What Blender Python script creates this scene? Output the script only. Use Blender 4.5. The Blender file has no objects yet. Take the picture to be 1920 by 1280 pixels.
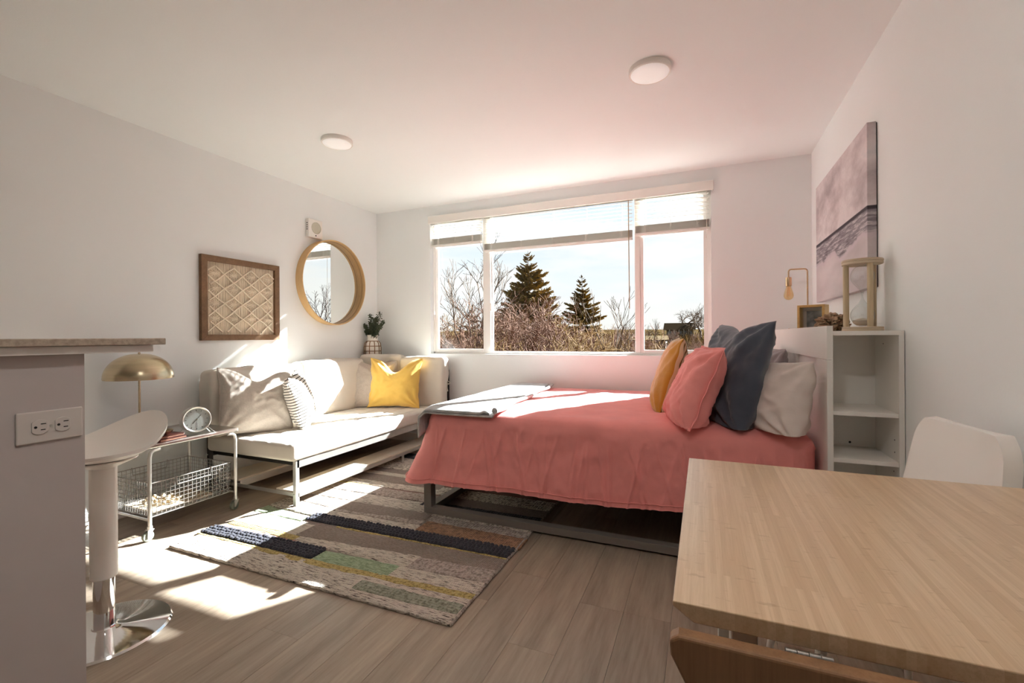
import bpy, bmesh, math, random
import numpy as np
from mathutils import Vector, Matrix, Euler, noise

S = bpy.context.scene
COL = S.collection
R = math.radians

# ------------------------------------------------------------------ camera, sky, sun, exposure
cam_d = bpy.data.cameras.new('camera')
cam = bpy.data.objects.new('camera', cam_d)
COL.objects.link(cam)
YAW, ROLL, FPX = 0.4001, -0.0066, 847.48
fw = Vector((-math.sin(YAW), math.cos(YAW), 0)); rt = Vector((math.cos(YAW), math.sin(YAW), 0)); up = Vector((0, 0, 1))
r2 = rt * math.cos(ROLL) + up * math.sin(ROLL); u2 = up * math.cos(ROLL) - rt * math.sin(ROLL)
cm = Matrix((r2, u2, -fw)).transposed().to_4x4(); cm.translation = (0, 0, 1.07)
cam.matrix_world = cm
cam_d.sensor_fit = 'HORIZONTAL'; cam_d.sensor_width = 36.0; cam_d.lens = 36.0 * FPX / 1920.0
cam_d.shift_y = -8.79 / 1920.0
cam_d.clip_start = 0.02; cam_d.clip_end = 2000
S.camera = cam

SUN_STRENGTH, SKY_STRENGTH, EXPOSURE = 39.0, 1.00, 0.20
FILL_W = 8.0            # added fill lamp out of view above the table
sd = bpy.data.lights.new('sun', 'SUN'); sd.energy = SUN_STRENGTH; sd.angle = R(0.6); sd.color = (0.955, 0.98, 1.0)
sun = bpy.data.objects.new('sun', sd); COL.objects.link(sun)
EL = R(30.7); sv = Vector((0.5115 * math.cos(EL), 0.8593 * math.cos(EL), math.sin(EL)))
sun.rotation_euler = sv.to_track_quat('Z', 'Y').to_euler(); sun.location = sv * 60

w = bpy.data.worlds.new('sky'); S.world = w; w.use_nodes = True
nt = w.node_tree; nt.nodes.clear()
def N(nt, t, **k):
    n = nt.nodes.new(t)
    for a, b in k.items():
        if a in n.inputs: n.inputs[a].default_value = b
        else: setattr(n, a, b)
    return n
tc = N(nt, 'ShaderNodeTexCoord'); sx = N(nt, 'ShaderNodeSeparateXYZ'); nt.links.new(tc.outputs['Generated'], sx.inputs[0])
ramp = N(nt, 'ShaderNodeValToRGB'); nt.links.new(sx.outputs['Z'], ramp.inputs[0])
e = ramp.color_ramp.elements
e[0].position = 0.0; e[0].color = (0.97, 0.93, 0.88, 1); e[1].position = 0.75; e[1].color = (0.36, 0.55, 0.85, 1)
q = e.new(0.12); q.color = (0.90, 0.95, 1.0, 1); q = e.new(0.30); q.color = (0.66, 0.81, 0.98, 1)
mp = N(nt, 'ShaderNodeMapping'); mp.inputs['Scale'].default_value = (1.6, 1.6, 6.5); nt.links.new(tc.outputs['Generated'], mp.inputs[0])
cn = N(nt, 'ShaderNodeTexNoise', Scale=3.0, Detail=7.0, Roughness=0.55); nt.links.new(mp.outputs[0], cn.inputs['Vector'])
cr = N(nt, 'ShaderNodeValToRGB'); nt.links.new(cn.outputs['Fac'], cr.inputs[0])
cr.color_ramp.elements[0].position = 0.38; cr.color_ramp.elements[1].position = 0.62
mx = N(nt, 'ShaderNodeMixRGB'); nt.links.new(cr.outputs[0], mx.inputs[0]); nt.links.new(ramp.outputs[0], mx.inputs[1]); mx.inputs[2].default_value = (1.0, 0.985, 0.965, 1)
bg = N(nt, 'ShaderNodeBackground', Strength=SKY_STRENGTH); nt.links.new(mx.outputs[0], bg.inputs[0])
wo = N(nt, 'ShaderNodeOutputWorld'); nt.links.new(bg.outputs[0], wo.inputs[0])

S.view_settings.view_transform = 'Standard'; S.view_settings.look = 'None'
S.view_settings.exposure = EXPOSURE; S.view_settings.gamma = 1.0; S.view_settings.use_curve_mapping = False
try:
    S.cycles.max_bounces = 14; S.cycles.diffuse_bounces = 8; S.cycles.glossy_bounces = 5
    S.cycles.transparent_max_bounces = 24; S.cycles.transmission_bounces = 8; S.cycles.sample_clamp_indirect = 8.0
    S.cycles.caustics_reflective = False; S.cycles.caustics_refractive = False
except Exception:
    pass

# ------------------------------------------------------------------ materials
def lin(r, g, b):
    f = lambda x: (x / 255 / 12.92) if x / 255 <= 0.04045 else ((x / 255 + 0.055) / 1.055) ** 2.4
    return (f(r), f(g), f(b), 1)
class MatB:
    """small node builder around one Principled surface"""
    def __init__(s, name, col, rough=0.6, metal=0.0, spec=0.5, coat=0.0, sheen=0.0, trans=0.0, ior=1.45):
        s.m = bpy.data.materials.new(name); s.m.use_nodes = True; s.t = s.m.node_tree; s.t.nodes.clear()
        s.p = N(s.t, 'ShaderNodeBsdfPrincipled'); o = N(s.t, 'ShaderNodeOutputMaterial'); s.t.links.new(s.p.outputs[0], o.inputs[0]); s.out = o
        s.p.inputs['Base Color'].default_value = col; s.p.inputs['Roughness'].default_value = rough; s.p.inputs['Metallic'].default_value = metal
        s.p.inputs['Specular IOR Level'].default_value = spec; s.p.inputs['Coat Weight'].default_value = coat; s.p.inputs['Coat Roughness'].default_value = 0.15
        s.p.inputs['Sheen Weight'].default_value = sheen; s.p.inputs['Transmission Weight'].default_value = trans; s.p.inputs['IOR'].default_value = ior
        s.tc = N(s.t, 'ShaderNodeTexCoord'); s.col = None; s.base = col; s.h = None
    def co(s, scale=(1, 1, 1), rot=(0, 0, 0), rand=False):
        m = N(s.t, 'ShaderNodeMapping'); m.inputs['Scale'].default_value = scale; m.inputs['Rotation'].default_value = rot
        s.t.links.new(s.tc.outputs['Object'], m.inputs[0])
        if rand:
            oi = N(s.t, 'ShaderNodeObjectInfo'); c = N(s.t, 'ShaderNodeCombineXYZ'); mu = N(s.t, 'ShaderNodeMath', operation='MULTIPLY'); mu.inputs[1].default_value = 37.0
            s.t.links.new(oi.outputs['Random'], mu.inputs[0]); 
            for i in range(3): s.t.links.new(mu.outputs[0], c.inputs[i])
            s.t.links.new(c.outputs[0], m.inputs['Location'])
        return m.outputs[0]
    def noise(s, sc, det=4.0, rough=0.55, scale=(1, 1, 1), rot=(0, 0, 0), rand=False):
        n = N(s.t, 'ShaderNodeTexNoise', Scale=sc, Detail=det, Roughness=rough); s.t.links.new(s.co(scale, rot, rand), n.inputs['Vector']); return n.outputs['Fac']
    def wave(s, sc, dist=0.0, axis='X', scale=(1, 1, 1), rot=(0, 0, 0)):
        n = N(s.t, 'ShaderNodeTexWave', Scale=sc, Distortion=dist); n.bands_direction = axis; s.t.links.new(s.co(scale, rot), n.inputs['Vector']); return n.outputs['Fac']
    def map(s, v, stops):
        r = N(s.t, 'ShaderNodeValToRGB'); s.t.links.new(v, r.inputs[0]); el = r.color_ramp.elements
        el[0].position, el[0].color = stops[0]; el[1].position, el[1].color = stops[-1]
        for p, c in stops[1:-1]: z = el.new(p); z.color = c
        return r.outputs[0]
    def g(s, v, a, b, lo=0.0, hi=1.0):
        r = N(s.t, 'ShaderNodeMapRange'); s.t.links.new(v, r.inputs[0])
        for i, x in enumerate((a, b, lo, hi)): r.inputs[i + 1].default_value = x
        return r.outputs[0]
    def mix(s, f, a, b, mode='MIX'):
        m = N(s.t, 'ShaderNodeMixRGB', blend_type=mode)
        for i, x in enumerate((f, a, b)):
            if hasattr(x, 'is_linked'): s.t.links.new(x, m.inputs[i])
            elif i == 0: m.inputs[0].default_value = x
            else: m.inputs[i].default_value = x
        return m.outputs[0]
    def color(s, c): s.t.links.new(c, s.p.inputs['Base Color']); return s
    def var(s, v, amt):
        """mottles the base colour by +-amt"""
        f = s.map(v, [(0.3, (1 - amt,) * 3 + (1,)), (0.7, (1 + amt,) * 3 + (1,))])
        c = s.mix(1.0, s.base, f, 'MULTIPLY'); s.color(c); return s
    def bump(s, v, strength=0.3, dist=0.01):
        b = N(s.t, 'ShaderNodeBump', Strength=strength, Distance=dist); s.t.links.new(v, b.inputs['Height'])
        if s.h: s.t.links.new(s.h, b.inputs['Normal'])
        s.h = b.outputs[0]; s.t.links.new(s.h, s.p.inputs['Normal']); return s
def plain(name, col, rough=0.6, metal=0.0, var=0.03, vs=6.0, bump=0.0, bs=200.0, **k):
    b = MatB(name, col, rough, metal, **k)
    if var: b.var(b.noise(vs), var)
    if bump: b.bump(b.noise(bs, 2.0), bump, 0.002)
    return b.m
def fabric(name, col, var=0.06, weave=700.0, strength=0.35, sheen=0.2, slub=0.0, rough=0.9):
    b = MatB(name, col, rough, spec=0.2, sheen=sheen)
    n = b.noise(9.0, 6.0)
    if slub:
        m = b.noise(60.0, 5.0, 0.7, (1, 1, 6)); n2 = b.noise(60.0, 5.0, 0.7, (6, 6, 1)); f = b.mix(0.5, m, n2)
        c = b.map(f, [(0.36, tuple(x * (1 - slub) for x in col[:3]) + (1,)), (0.64, tuple(min(1, x * (1 + slub)) for x in col[:3]) + (1,))]); b.color(c)
    else: b.var(n, var)
    b.bump(b.noise(weave, 2.0), strength, 0.0015); b.bump(b.noise(28.0, 4.0), 0.18, 0.01)
    return b.m
M = {}
M['wall'] = plain('wall_paint', lin(239, 242, 242), 0.85, var=0.012, vs=1.5, bump=0.12, bs=90, spec=0.25)
M['ceil'] = plain('ceiling_paint', lin(240, 243, 242), 0.9, var=0.01, vs=1.5, bump=0.15, bs=120, spec=0.2)
M['trim'] = plain('white_trim', lin(236, 232, 226), 0.45, var=0.01)
M['vinyl'] = plain('white_vinyl', lin(240, 238, 234), 0.35, var=0.01)
M['white'] = plain('white_melamine', lin(238, 235, 229), 0.38, var=0.01)
M['plastic'] = plain('white_plastic', lin(240, 236, 230), 0.35, var=0.01)
M['plate'] = plain('outlet_plastic_shaded', lin(206, 199, 192), 0.35, var=0.01)  # white plastic toned down: the shade at the bar end is in the colour
M['dark'] = plain('dark_slot', lin(25, 22, 20), 0.7, var=0)
M['black_metal'] = plain('black_metal', lin(46, 42, 38), 0.45, 0.6, var=0.05)
M['bed_metal'] = plain('dark_grey_metal', lin(134, 126, 119), 0.5, 0.0, var=0.05)
M['chrome'] = plain('chrome', (0.86, 0.86, 0.86, 1), 0.06, 1.0, var=0)
M['steel'] = MatB('brushed_steel', (0.62, 0.60, 0.56, 1), 0.28, 1.0).m
M['galv'] = plain('galvanised_steel', (0.66, 0.64, 0.60, 1), 0.35, 0.85, var=0.08)
M['brass'] = (lambda b: b.var(b.noise(3, 4, scale=(1, 1, 14)), 0.12).bump(b.noise(8, 3, scale=(1, 1, 60)), 0.06, 0.002).m)(MatB('brushed_brass', (0.56, 0.47, 0.32, 1), 0.25, 1.0))
M['rose_brass'] = plain('satin_brass', (0.72, 0.50, 0.30, 1), 0.22, 1.0, var=0)
M['mirror'] = MatB('mirror_glass', (0.90, 0.91, 0.90, 1), 0.0, 1.0).m
M['rubber'] = plain('grey_green_rubber', lin(118, 124, 112), 0.6)
M['wire'] = plain('wire', (0.34, 0.32, 0.30, 1), 0.4, 0.7, var=0)
def glass(name, col=(0.97, 0.985, 0.98, 1), g=0.06):
    m = bpy.data.materials.new(name); m.use_nodes = True; t = m.node_tree; t.nodes.clear()
    a = N(t, 'ShaderNodeBsdfTransparent'); a.inputs[0].default_value = col
    b = N(t, 'ShaderNodeBsdfGlossy'); b.inputs['Roughness'].default_value = 0.02
    lw = N(t, 'ShaderNodeLayerWeight', Blend=0.5); pw = N(t, 'ShaderNodeMath', operation='POWER'); pw.inputs[1].default_value = 4.0; t.links.new(lw.outputs['Facing'], pw.inputs[0]); mu = N(t, 'ShaderNodeMath', operation='MULTIPLY_ADD'); mu.inputs[1].default_value = 0.6; mu.inputs[2].default_value = g; t.links.new(pw.outputs[0], mu.inputs[0])
    x = N(t, 'ShaderNodeMixShader'); t.links.new(mu.outputs[0], x.inputs[0]); t.links.new(a.outputs[0], x.inputs[1]); t.links.new(b.outputs[0], x.inputs[2])
    o = N(t, 'ShaderNodeOutputMaterial'); t.links.new(x.outputs[0], o.inputs[0]); return m
M['pane'] = glass('window_glass', g=0.03); M['clear'] = glass('clear_glass', (0.93, 0.95, 0.945, 1), 0.075); M['amber'] = glass('amber_glass', (0.97, 0.83, 0.60, 1), 0.06)
def woodmat(name, a, b_, scale=(1, 1, 1), sc=3.0, rough=0.5, rand=False, rot=(0, 0, 0), hue=None, coat=0.0, bump=0.08):
    """grain stretched along the axis whose scale is small"""
    k = MatB(name, a, rough, coat=coat)
    n1 = k.noise(sc, 8.0, 0.62, scale, rot, rand); n2 = k.noise(sc * 7, 5.0, 0.6, scale, rot, rand); f = k.mix(0.35, n1, n2)
    c = k.map(f, [(0.30, b_), (0.48, tuple((x + y) / 2 for x, y in zip(a, b_))), (0.70, a)])
    if rand:
        oi = N(k.t, 'ShaderNodeObjectInfo'); r = k.map(oi.outputs['Random'], [(0, (0.94, 0.94, 0.95, 1)), (0.5, (0.99, 0.985, 0.98, 1)), (1, (1.07, 1.05, 1.02, 1))]); c = k.mix(1.0, c, r, 'MULTIPLY')
    k.color(c); k.bump(n2, bump, 0.002); return k.m
M['plank'] = woodmat('vinyl_oak', lin(178, 162, 144), lin(124, 110, 96), (5.5, 0.42, 1), 2.2, 0.42, rand=True)
def bamboo():
    k = MatB('bamboo_laminate', lin(196, 163, 126), 0.30, coat=0.25)
    bt = N(k.t, 'ShaderNodeTexBrick', Scale=1.0); bt.inputs['Brick Width'].default_value = 0.42; bt.inputs['Row Height'].default_value = 0.0085
    bt.inputs['Mortar Size'].default_value = 0.0; bt.offset = 0.37; bt.squash = 1.0
    bt.inputs['Color1'].default_value = (0.2,) * 3 + (1,); bt.inputs['Color2'].default_value = (0.8,) * 3 + (1,); bt.inputs['Bias'].default_value = 0.0
    k.t.links.new(k.co((1, 1, 1), (0, 0, R(90))), bt.inputs['Vector'])
    n = k.noise(6.0, 7.0, 0.65, (26, 0.8, 26)); nodes = k.noise(30.0, 3.0, 0.5, (1.5, 3.4, 1.5)); fine = k.noise(60.0, 3.0, 0.6, (9, 0.3, 9))
    base = k.map(bt.outputs['Color'], [(0.0, lin(192, 160, 124)), (0.5, lin(207, 177, 142)), (1.0, lin(219, 192, 158))])
    c = k.mix(k.g(n, 0.42, 0.7, 0, 0.55), base, lin(184, 150, 114)); c = k.mix(k.g(nodes, 0.63, 0.74, 0, 0.45), c, lin(160, 126, 92)); c = k.mix(k.g(fine, 0.5, 0.75, 0, 0.25), c, lin(172, 138, 104))
    k.color(c); return k.m
M['bamboo'] = bamboo()
M['bamboo_edge'] = woodmat('bamboo_edge', lin(160, 124, 90), lin(120, 88, 60), (1, 1, 8), 6, 0.5)
M['birch'] = woodmat('ash_veneer', lin(222, 186, 134), lin(196, 156, 104), (8, 1, 1.5), 3, 0.45)
M['walnut'] = woodmat('stained_frame', lin(140, 108, 78), lin(92, 66, 46), (3, 3, 3), 4, 0.6)
M['palewood'] = woodmat('pale_wood', lin(214, 196, 164), lin(176, 152, 118), (9, 9, 0.6), 4, 0.6)
M['palewood_h'] = woodmat('pale_wood_flat', lin(214, 200, 176), lin(172, 152, 126), (1, 1, 30), 4, 0.6)
M['goldwood'] = woodmat('gold_wood', lin(222, 188, 124), lin(192, 152, 90), (2, 2, 2), 5, 0.4)
M['shelfwood'] = woodmat('limed_board', lin(232, 222, 206), lin(212, 198, 178), (6, 0.6, 1), 4, 0.5)
M['drift'] = woodmat('driftwood', lin(186, 156, 124), lin(110, 84, 60), (6, 6, 6), 6, 0.85, bump=0.6)
M['sofa'] = fabric('cream_canvas', lin(212, 204, 192), 0.03, 500, 0.2)
M['greylinen'] = fabric('grey_linen', lin(200, 190, 178), slub=0.16, strength=0.5)
M['greylinen2'] = fabric('taupe_linen', lin(186, 174, 162), slub=0.16, strength=0.5)
M['yellow'] = fabric('yellow_cotton', lin(228, 188, 96), 0.05, sheen=0.3)
M['mustard'] = fabric('mustard_velvet', lin(190, 136, 44), 0.10, 300, 0.3, sheen=0.6)
M['pinkcloth'] = fabric('coral_cotton', lin(238, 152, 147), 0.05, 500, 0.35, sheen=0.1)
M['navy'] = fabric('slate_blue_velvet', lin(78, 84, 96), 0.14, 300, 0.35, sheen=0.5)
M['whitecloth'] = fabric('white_cotton', lin(226, 214, 206), 0.03)
M['greycloth'] = fabric('grey_cotton', lin(150, 142, 142), 0.06)
def stripes(name, base, line, sc, axis, lo, hi, rot=(0, 0, 0)):
    k = MatB(name, base, 0.9, spec=0.2, sheen=0.2); v = k.wave(sc, 0.35, axis, rot=rot)
    k.color(k.mix(k.g(v, lo, hi), base, line)); k.bump(k.noise(600, 2), 0.3, 0.0015); k.bump(k.noise(25, 4), 0.2, 0.01); return k.m
M['ticking'] = stripes('ticking_stripe', lin(232, 226, 216), lin(70, 62, 54), 15.0, 'Z', 0.70, 0.84)
M['zebra'] = stripes('olive_stripe', lin(222, 210, 170), lin(120, 104, 48), 13.0, 'X', 0.6, 0.75)
def throwmat():
    k = MatB('grey_throw', lin(205, 204, 202), 0.95, spec=0.1, sheen=0.2); n = k.noise(14, 6, 0.7, (1.2, 12, 1))
    k.color(k.map(n, [(0.36, lin(160, 160, 162)), (0.55, lin(205, 204, 202)), (0.8, lin(226, 225, 222))])); k.bump(k.noise(220, 3), 0.6, 0.004); return k.m
M['throw'] = throwmat()

# ------------------------------------------------------------------ mesh helpers
class MB:
    def __init__(s): s.v = []; s.f = []; s.m = []
    def add(s, v, f, mi=0):
        o = len(s.v); s.v += [tuple(x) for x in v]; s.f += [tuple(i + o for i in q) for q in f]; s.m += [mi] * len(f); return s
    def box(s, a, b, mi=0):
        x0, y0, z0 = (min(a[i], b[i]) for i in range(3)); x1, y1, z1 = (max(a[i], b[i]) for i in range(3))
        v = [(x0, y0, z0), (x1, y0, z0), (x1, y1, z0), (x0, y1, z0), (x0, y0, z1), (x1, y0, z1), (x1, y1, z1), (x0, y1, z1)]
        return s.add(v, [(0, 3, 2, 1), (4, 5, 6, 7), (0, 1, 5, 4), (1, 2, 6, 5), (2, 3, 7, 6), (3, 0, 4, 7)], mi)
    def tube(s, pts, r, n=8, cap=True, mi=0, closed=False):
        P = [Vector(p) for p in pts]; L = len(P); rr = r if isinstance(r, (list, tuple)) else [r] * L
        v = []; pn = None
        for i, p in enumerate(P):
            if closed: d = P[(i + 1) % L] - P[i - 1]
            else: d = P[min(i + 1, L - 1)] - P[max(i - 1, 0)]
            d = d.normalized() if d.length > 1e-9 else Vector((0, 0, 1))
            if pn is None: a = d.orthogonal().normalized()
            else:
                a = pn - d * pn.dot(d); a = a.normalized() if a.length > 1e-6 else d.orthogonal().normalized()
            pn = a; b = d.cross(a)
            v += [p + (a * math.cos(2 * math.pi * k / n) + b * math.sin(2 * math.pi * k / n)) * rr[i] for k in range(n)]
        f = []
        for i in range(L if closed else L - 1):
            j = (i + 1) % L
            f += [(i * n + k, i * n + (k + 1) % n, j * n + (k + 1) % n, j * n + k) for k in range(n)]
        if cap and not closed: f += [tuple(range(n))[::-1], tuple((L - 1) * n + k for k in range(n))]
        return s.add(v, f, mi)
    def cyl(s, a, b, r0, r1=None, n=24, mi=0): return s.tube([a, b], [r0, r0 if r1 is None else r1], n, True, mi)
    def lathe(s, prof, c=(0, 0, 0), n=32, mi=0, axis='Z', cap=True):
        v = []
        for r, z in prof:
            for k in range(n):
                a = 2 * math.pi * k / n; x, y = r * math.cos(a), r * math.sin(a)
                p = (x, y, z) if axis == 'Z' else ((z, x, y) if axis == 'X' else (x, z, y)); v.append((p[0] + c[0], p[1] + c[1], p[2] + c[2]))
        L = len(prof); f = [(i * n + k, i * n + (k + 1) % n, (i + 1) * n + (k + 1) % n, (i + 1) * n + k) for i in range(L - 1) for k in range(n)]
        if cap: f += [tuple(range(n))[::-1], tuple((L - 1) * n + k for k in range(n))]
        return s.add(v, f, mi)
    def prism(s, poly, d, mi=0):
        n = len(poly); v = [Vector(p) for p in poly]; d = Vector(d); v += [p + d for p in v]
        return s.add(v, [tuple(range(n))[::-1], tuple(range(n, 2 * n))] + [(i, (i + 1) % n, n + (i + 1) % n, n + i) for i in range(n)], mi)
    def grid(s, fn, nu, nv, mi=0, cu=False):
        v = [fn(i / nu, j / nv) for j in range(nv + 1) for i in range(nu if cu else nu + 1)]; W = nu if cu else nu + 1
        return s.add(v, [(j * W + i, j * W + (i + 1) % W, (j + 1) * W + (i + 1) % W, (j + 1) * W + i) for j in range(nv) for i in range(nu)], mi)
    def blob(s, c, rx, ry, rz, n=6, mi=0, half=False):
        rings = 2 if half else 3; v = [(c[0], c[1], c[2] + rz)]
        ang = [0.55, 1.3] if half else [0.6, 1.57, 2.5]
        for a in ang:
            for k in range(n): t = 2 * math.pi * k / n; v.append((c[0] + rx * math.sin(a) * math.cos(t), c[1] + ry * math.sin(a) * math.sin(t), c[2] + rz * math.cos(a)))
        f = [(0, 1 + k, 1 + (k + 1) % n) for k in range(n)]
        for q in range(len(ang) - 1): f += [(1 + q * n + k, 1 + (q + 1) * n + k, 1 + (q + 1) * n + (k + 1) % n, 1 + q * n + (k + 1) % n) for k in range(n)]
        if not half: v.append((c[0], c[1], c[2] - rz)); f += [(len(v) - 1, 1 + 2 * n + (k + 1) % n, 1 + 2 * n + k) for k in range(n)]
        return s.add(v, f, mi)
    def build(s, name, mats, parent=None, loc=None, smooth=0, bevel=0, seg=2, rot=None, local=False):
        """verts are world coordinates (relative to loc, or to the parents' places, unless local)"""
        me = bpy.data.meshes.new(name); mats = mats if isinstance(mats, (list, tuple)) else [mats]
        off = Vector((0, 0, 0))
        if not local:
            if loc is not None: off = Vector(loc)
            q = parent
            while q is not None: off = off + q.location; q = q.parent
        V = s.v if off.length < 1e-12 else [(x - off.x, y - off.y, z - off.z) for x, y, z in s.v]
        me.from_pydata(V, [], s.f)
        for m in mats: me.materials.append(m)
        if len(mats) > 1: me.polygons.foreach_set('material_index', s.m)
        if smooth:
            me.polygons.foreach_set('use_smooth', [True] * len(me.polygons)); me.set_sharp_from_angle(angle=R(smooth))
        me.update()
        o = bpy.data.objects.new(name, me); COL.objects.link(o)
        if parent is not None: o.parent = parent
        if loc is not None: o.location = loc
        if rot is not None: o.rotation_euler = rot
        if bevel:
            b = o.modifiers.new('edge', 'BEVEL'); b.width = bevel; b.segments = seg; b.limit_method = 'ANGLE'; b.angle_limit = R(40)
        return o
def tag(o, label=None, cat=None, group=None, kind=None):
    if label: o['label'] = label
    if cat: o['category'] = cat
    if group: o['group'] = group
    if kind: o['kind'] = kind
    return o
def thing(name, label, cat, loc, group=None, rot=None):
    o = bpy.data.objects.new(name, None); COL.objects.link(o); o.location = loc; o.empty_display_size = 0.05
    if rot is not None: o.rotation_euler = rot
    return tag(o, label, cat, group)
def copy_tree(o, parent=None):
    c = o.copy(); COL.objects.link(c)
    if parent is not None: c.parent = parent
    for ch in list(o.children): copy_tree(ch, c)
    return c
def part(name, mb, mat, parent, **k): return mb.build(name, mat, parent, **k)

LW, RW, BW, FW_, CH = -3.22, 0.737, 3.904, -4.4, 2.395
WX0, WX1, WZ0, WZ1 = -2.547, 0.063, 0.905, 2.285

M['kitchen'] = plain('dimming_kitchen_wall', lin(96, 84, 74), 0.6)  # unseen end wall, coloured dark to dim the near part of the room
# ------------------------------------------------------------------ room shell
T = 0.16
fl = MB().box((LW - T, FW_ - T, -0.2), (RW + T, BW + T, -0.006)).build('floor', plain('subfloor', lin(96, 82, 70), 0.8)); tag(fl, kind='structure')
MB().box((LW - T, FW_ - T, CH), (RW + T, BW + T, CH + 0.15)).build('ceiling', M['ceil']); tag(bpy.data.objects['ceiling'], kind='structure')
for nm, a, b in (('wall_left', (LW - T, FW_ - T, -0.2), (LW, BW + T, CH)), ('wall_right', (RW, FW_ - T, -0.2), (RW + T, BW + T, CH)), ('wall_front', (LW, FW_ - T, -0.2), (RW, FW_, CH))):
    tag(MB().box(a, b).build(nm, M['kitchen'] if nm == 'wall_front' else M['wall']), kind='structure')
wb = MB()
wb.box((LW, BW, -0.2), (WX0, BW + T, CH)).box((WX1, BW, -0.2), (RW, BW + T, CH)).box((WX0, BW, -0.2), (WX1, BW + T, WZ0)).box((WX0, BW, WZ1), (WX1, BW + T, CH))
tag(wb.build('wall_back', M['wall']), kind='structure')
for nm, a, b in (('baseboard_left', (LW, FW_, 0), (LW + 0.012, BW, 0.085)), ('baseboard_back', (LW + 0.012, BW - 0.012, 0), (RW - 0.012, BW, 0.085)), ('baseboard_right', (RW - 0.012, FW_, 0), (RW, BW, 0.085))):
    tag(MB().box(a, b).build(nm, M['trim'], bevel=0.003), kind='structure')
# floor planks: 17.35 cm vinyl boards running towards the window, butt joints staggered
rng = random.Random(4)
PWI, PL = 0.1735, 1.22
cuts = {}
k0 = -15
for k in range(-15, 9):
    x0 = max(LW, -0.6375 + k * PWI); x1 = min(RW, -0.6375 + (k + 1) * PWI)
    if x1 - x0 < 0.01: continue
    y = 1.45 - PL * 6 + (0 if k == 0 else rng.choice([0.2, 0.45, 0.7, 0.95, 0.33, 0.58]) )
    while y < BW:
        a, b = max(y, FW_), min(y + PL, BW); y += PL
        if b - a < 0.02: continue
        key = (round(x1 - x0, 3), round(b - a, 3))
        if key not in cuts:
            g = 0.00015; W_, L_ = key
            mb = MB(); c = 0.0005
            mb.add([(g, g, -0.006), (W_ - g, g, -0.006), (W_ - g, L_ - g, -0.006), (g, L_ - g, -0.006), (g, g, -c), (W_ - g, g, -c), (W_ - g, L_ - g, -c), (g, L_ - g, -c),
                    (g + c, g + c, 0), (W_ - g - c, g + c, 0), (W_ - g - c, L_ - g - c, 0), (g + c, L_ - g - c, 0)],
                   [(0, 3, 2, 1), (8, 9, 10, 11)] + [(i, (i + 1) % 4, 4 + (i + 1) % 4, 4 + i) for i in range(4)] + [(4 + i, 4 + (i + 1) % 4, 8 + (i + 1) % 4, 8 + i) for i in range(4)])
            o = mb.build('plank', M['plank'], fl, local=True); cuts[key] = o.data
        else:
            o = bpy.data.objects.new('plank', cuts[key]); COL.objects.link(o); o.parent = fl
        o.location = (x0, a, 0)
# ------------------------------------------------------------------ window
FY = 3.962
wf = MB()
wf.box((WX0, FY, WZ0), (WX0 + 0.022, FY + 0.08, WZ1)).box((WX1 - 0.028, FY, WZ0), (WX1, FY + 0.08, WZ1)).box((WX0, FY, WZ0), (WX1, FY + 0.08, WZ0 + 0.018)).box((WX0, FY, WZ1 - 0.03), (WX1, FY + 0.08, WZ1))
win = wf.build('window_1', M['vinyl'], bevel=0.002); tag(win, kind='structure')
for x0, x1 in ((-1.95, -1.900), (-0.53, -0.490)): part('mullion', MB().box((x0, FY, WZ0 + 0.018), (x1, FY + 0.075, WZ1 - 0.03)), M['vinyl'], win, bevel=0.002)
def sash(x0, x1, z0, z1, s, y0, y1, name='sash'):
    m = MB().box((x0, y0, z0), (x0 + s, y1, z1)).box((x1 - s, y0, z0), (x1, y1, z1)).box((x0 + s, y0, z0), (x1 - s, y1, z0 + s)).box((x0 + s, y0, z1 - s), (x1 - s, y1, z1))
    o = part(name, m, M['vinyl'], win, bevel=0.002)
    part('glass_pane', MB().box((x0 + s - 0.004, (y0 + y1) / 2 - 0.002, z0 + s - 0.004), (x1 - s + 0.004, (y0 + y1) / 2 + 0.002, z1 - s + 0.004)), M['pane'], o)
    return o
s1 = sash(WX0 + 0.022, -1.951, WZ0 + 0.018, WZ1 - 0.03, 0.030, FY + 0.006, FY + 0.034)
sash(-1.899, -0.531, WZ0 + 0.018, WZ1 - 0.03, 0.008, FY + 0.03, FY + 0.06, 'fixed_frame')
sash(-0.489, WX1 - 0.028, WZ0 + 0.018, WZ1 - 0.03, 0.028, FY + 0.006, FY + 0.034)
part('latch', MB().box((-1.905, FY - 0.012, 1.32), (-1.885, FY, 1.40)), M['vinyl'], win, bevel=0.004)

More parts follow.
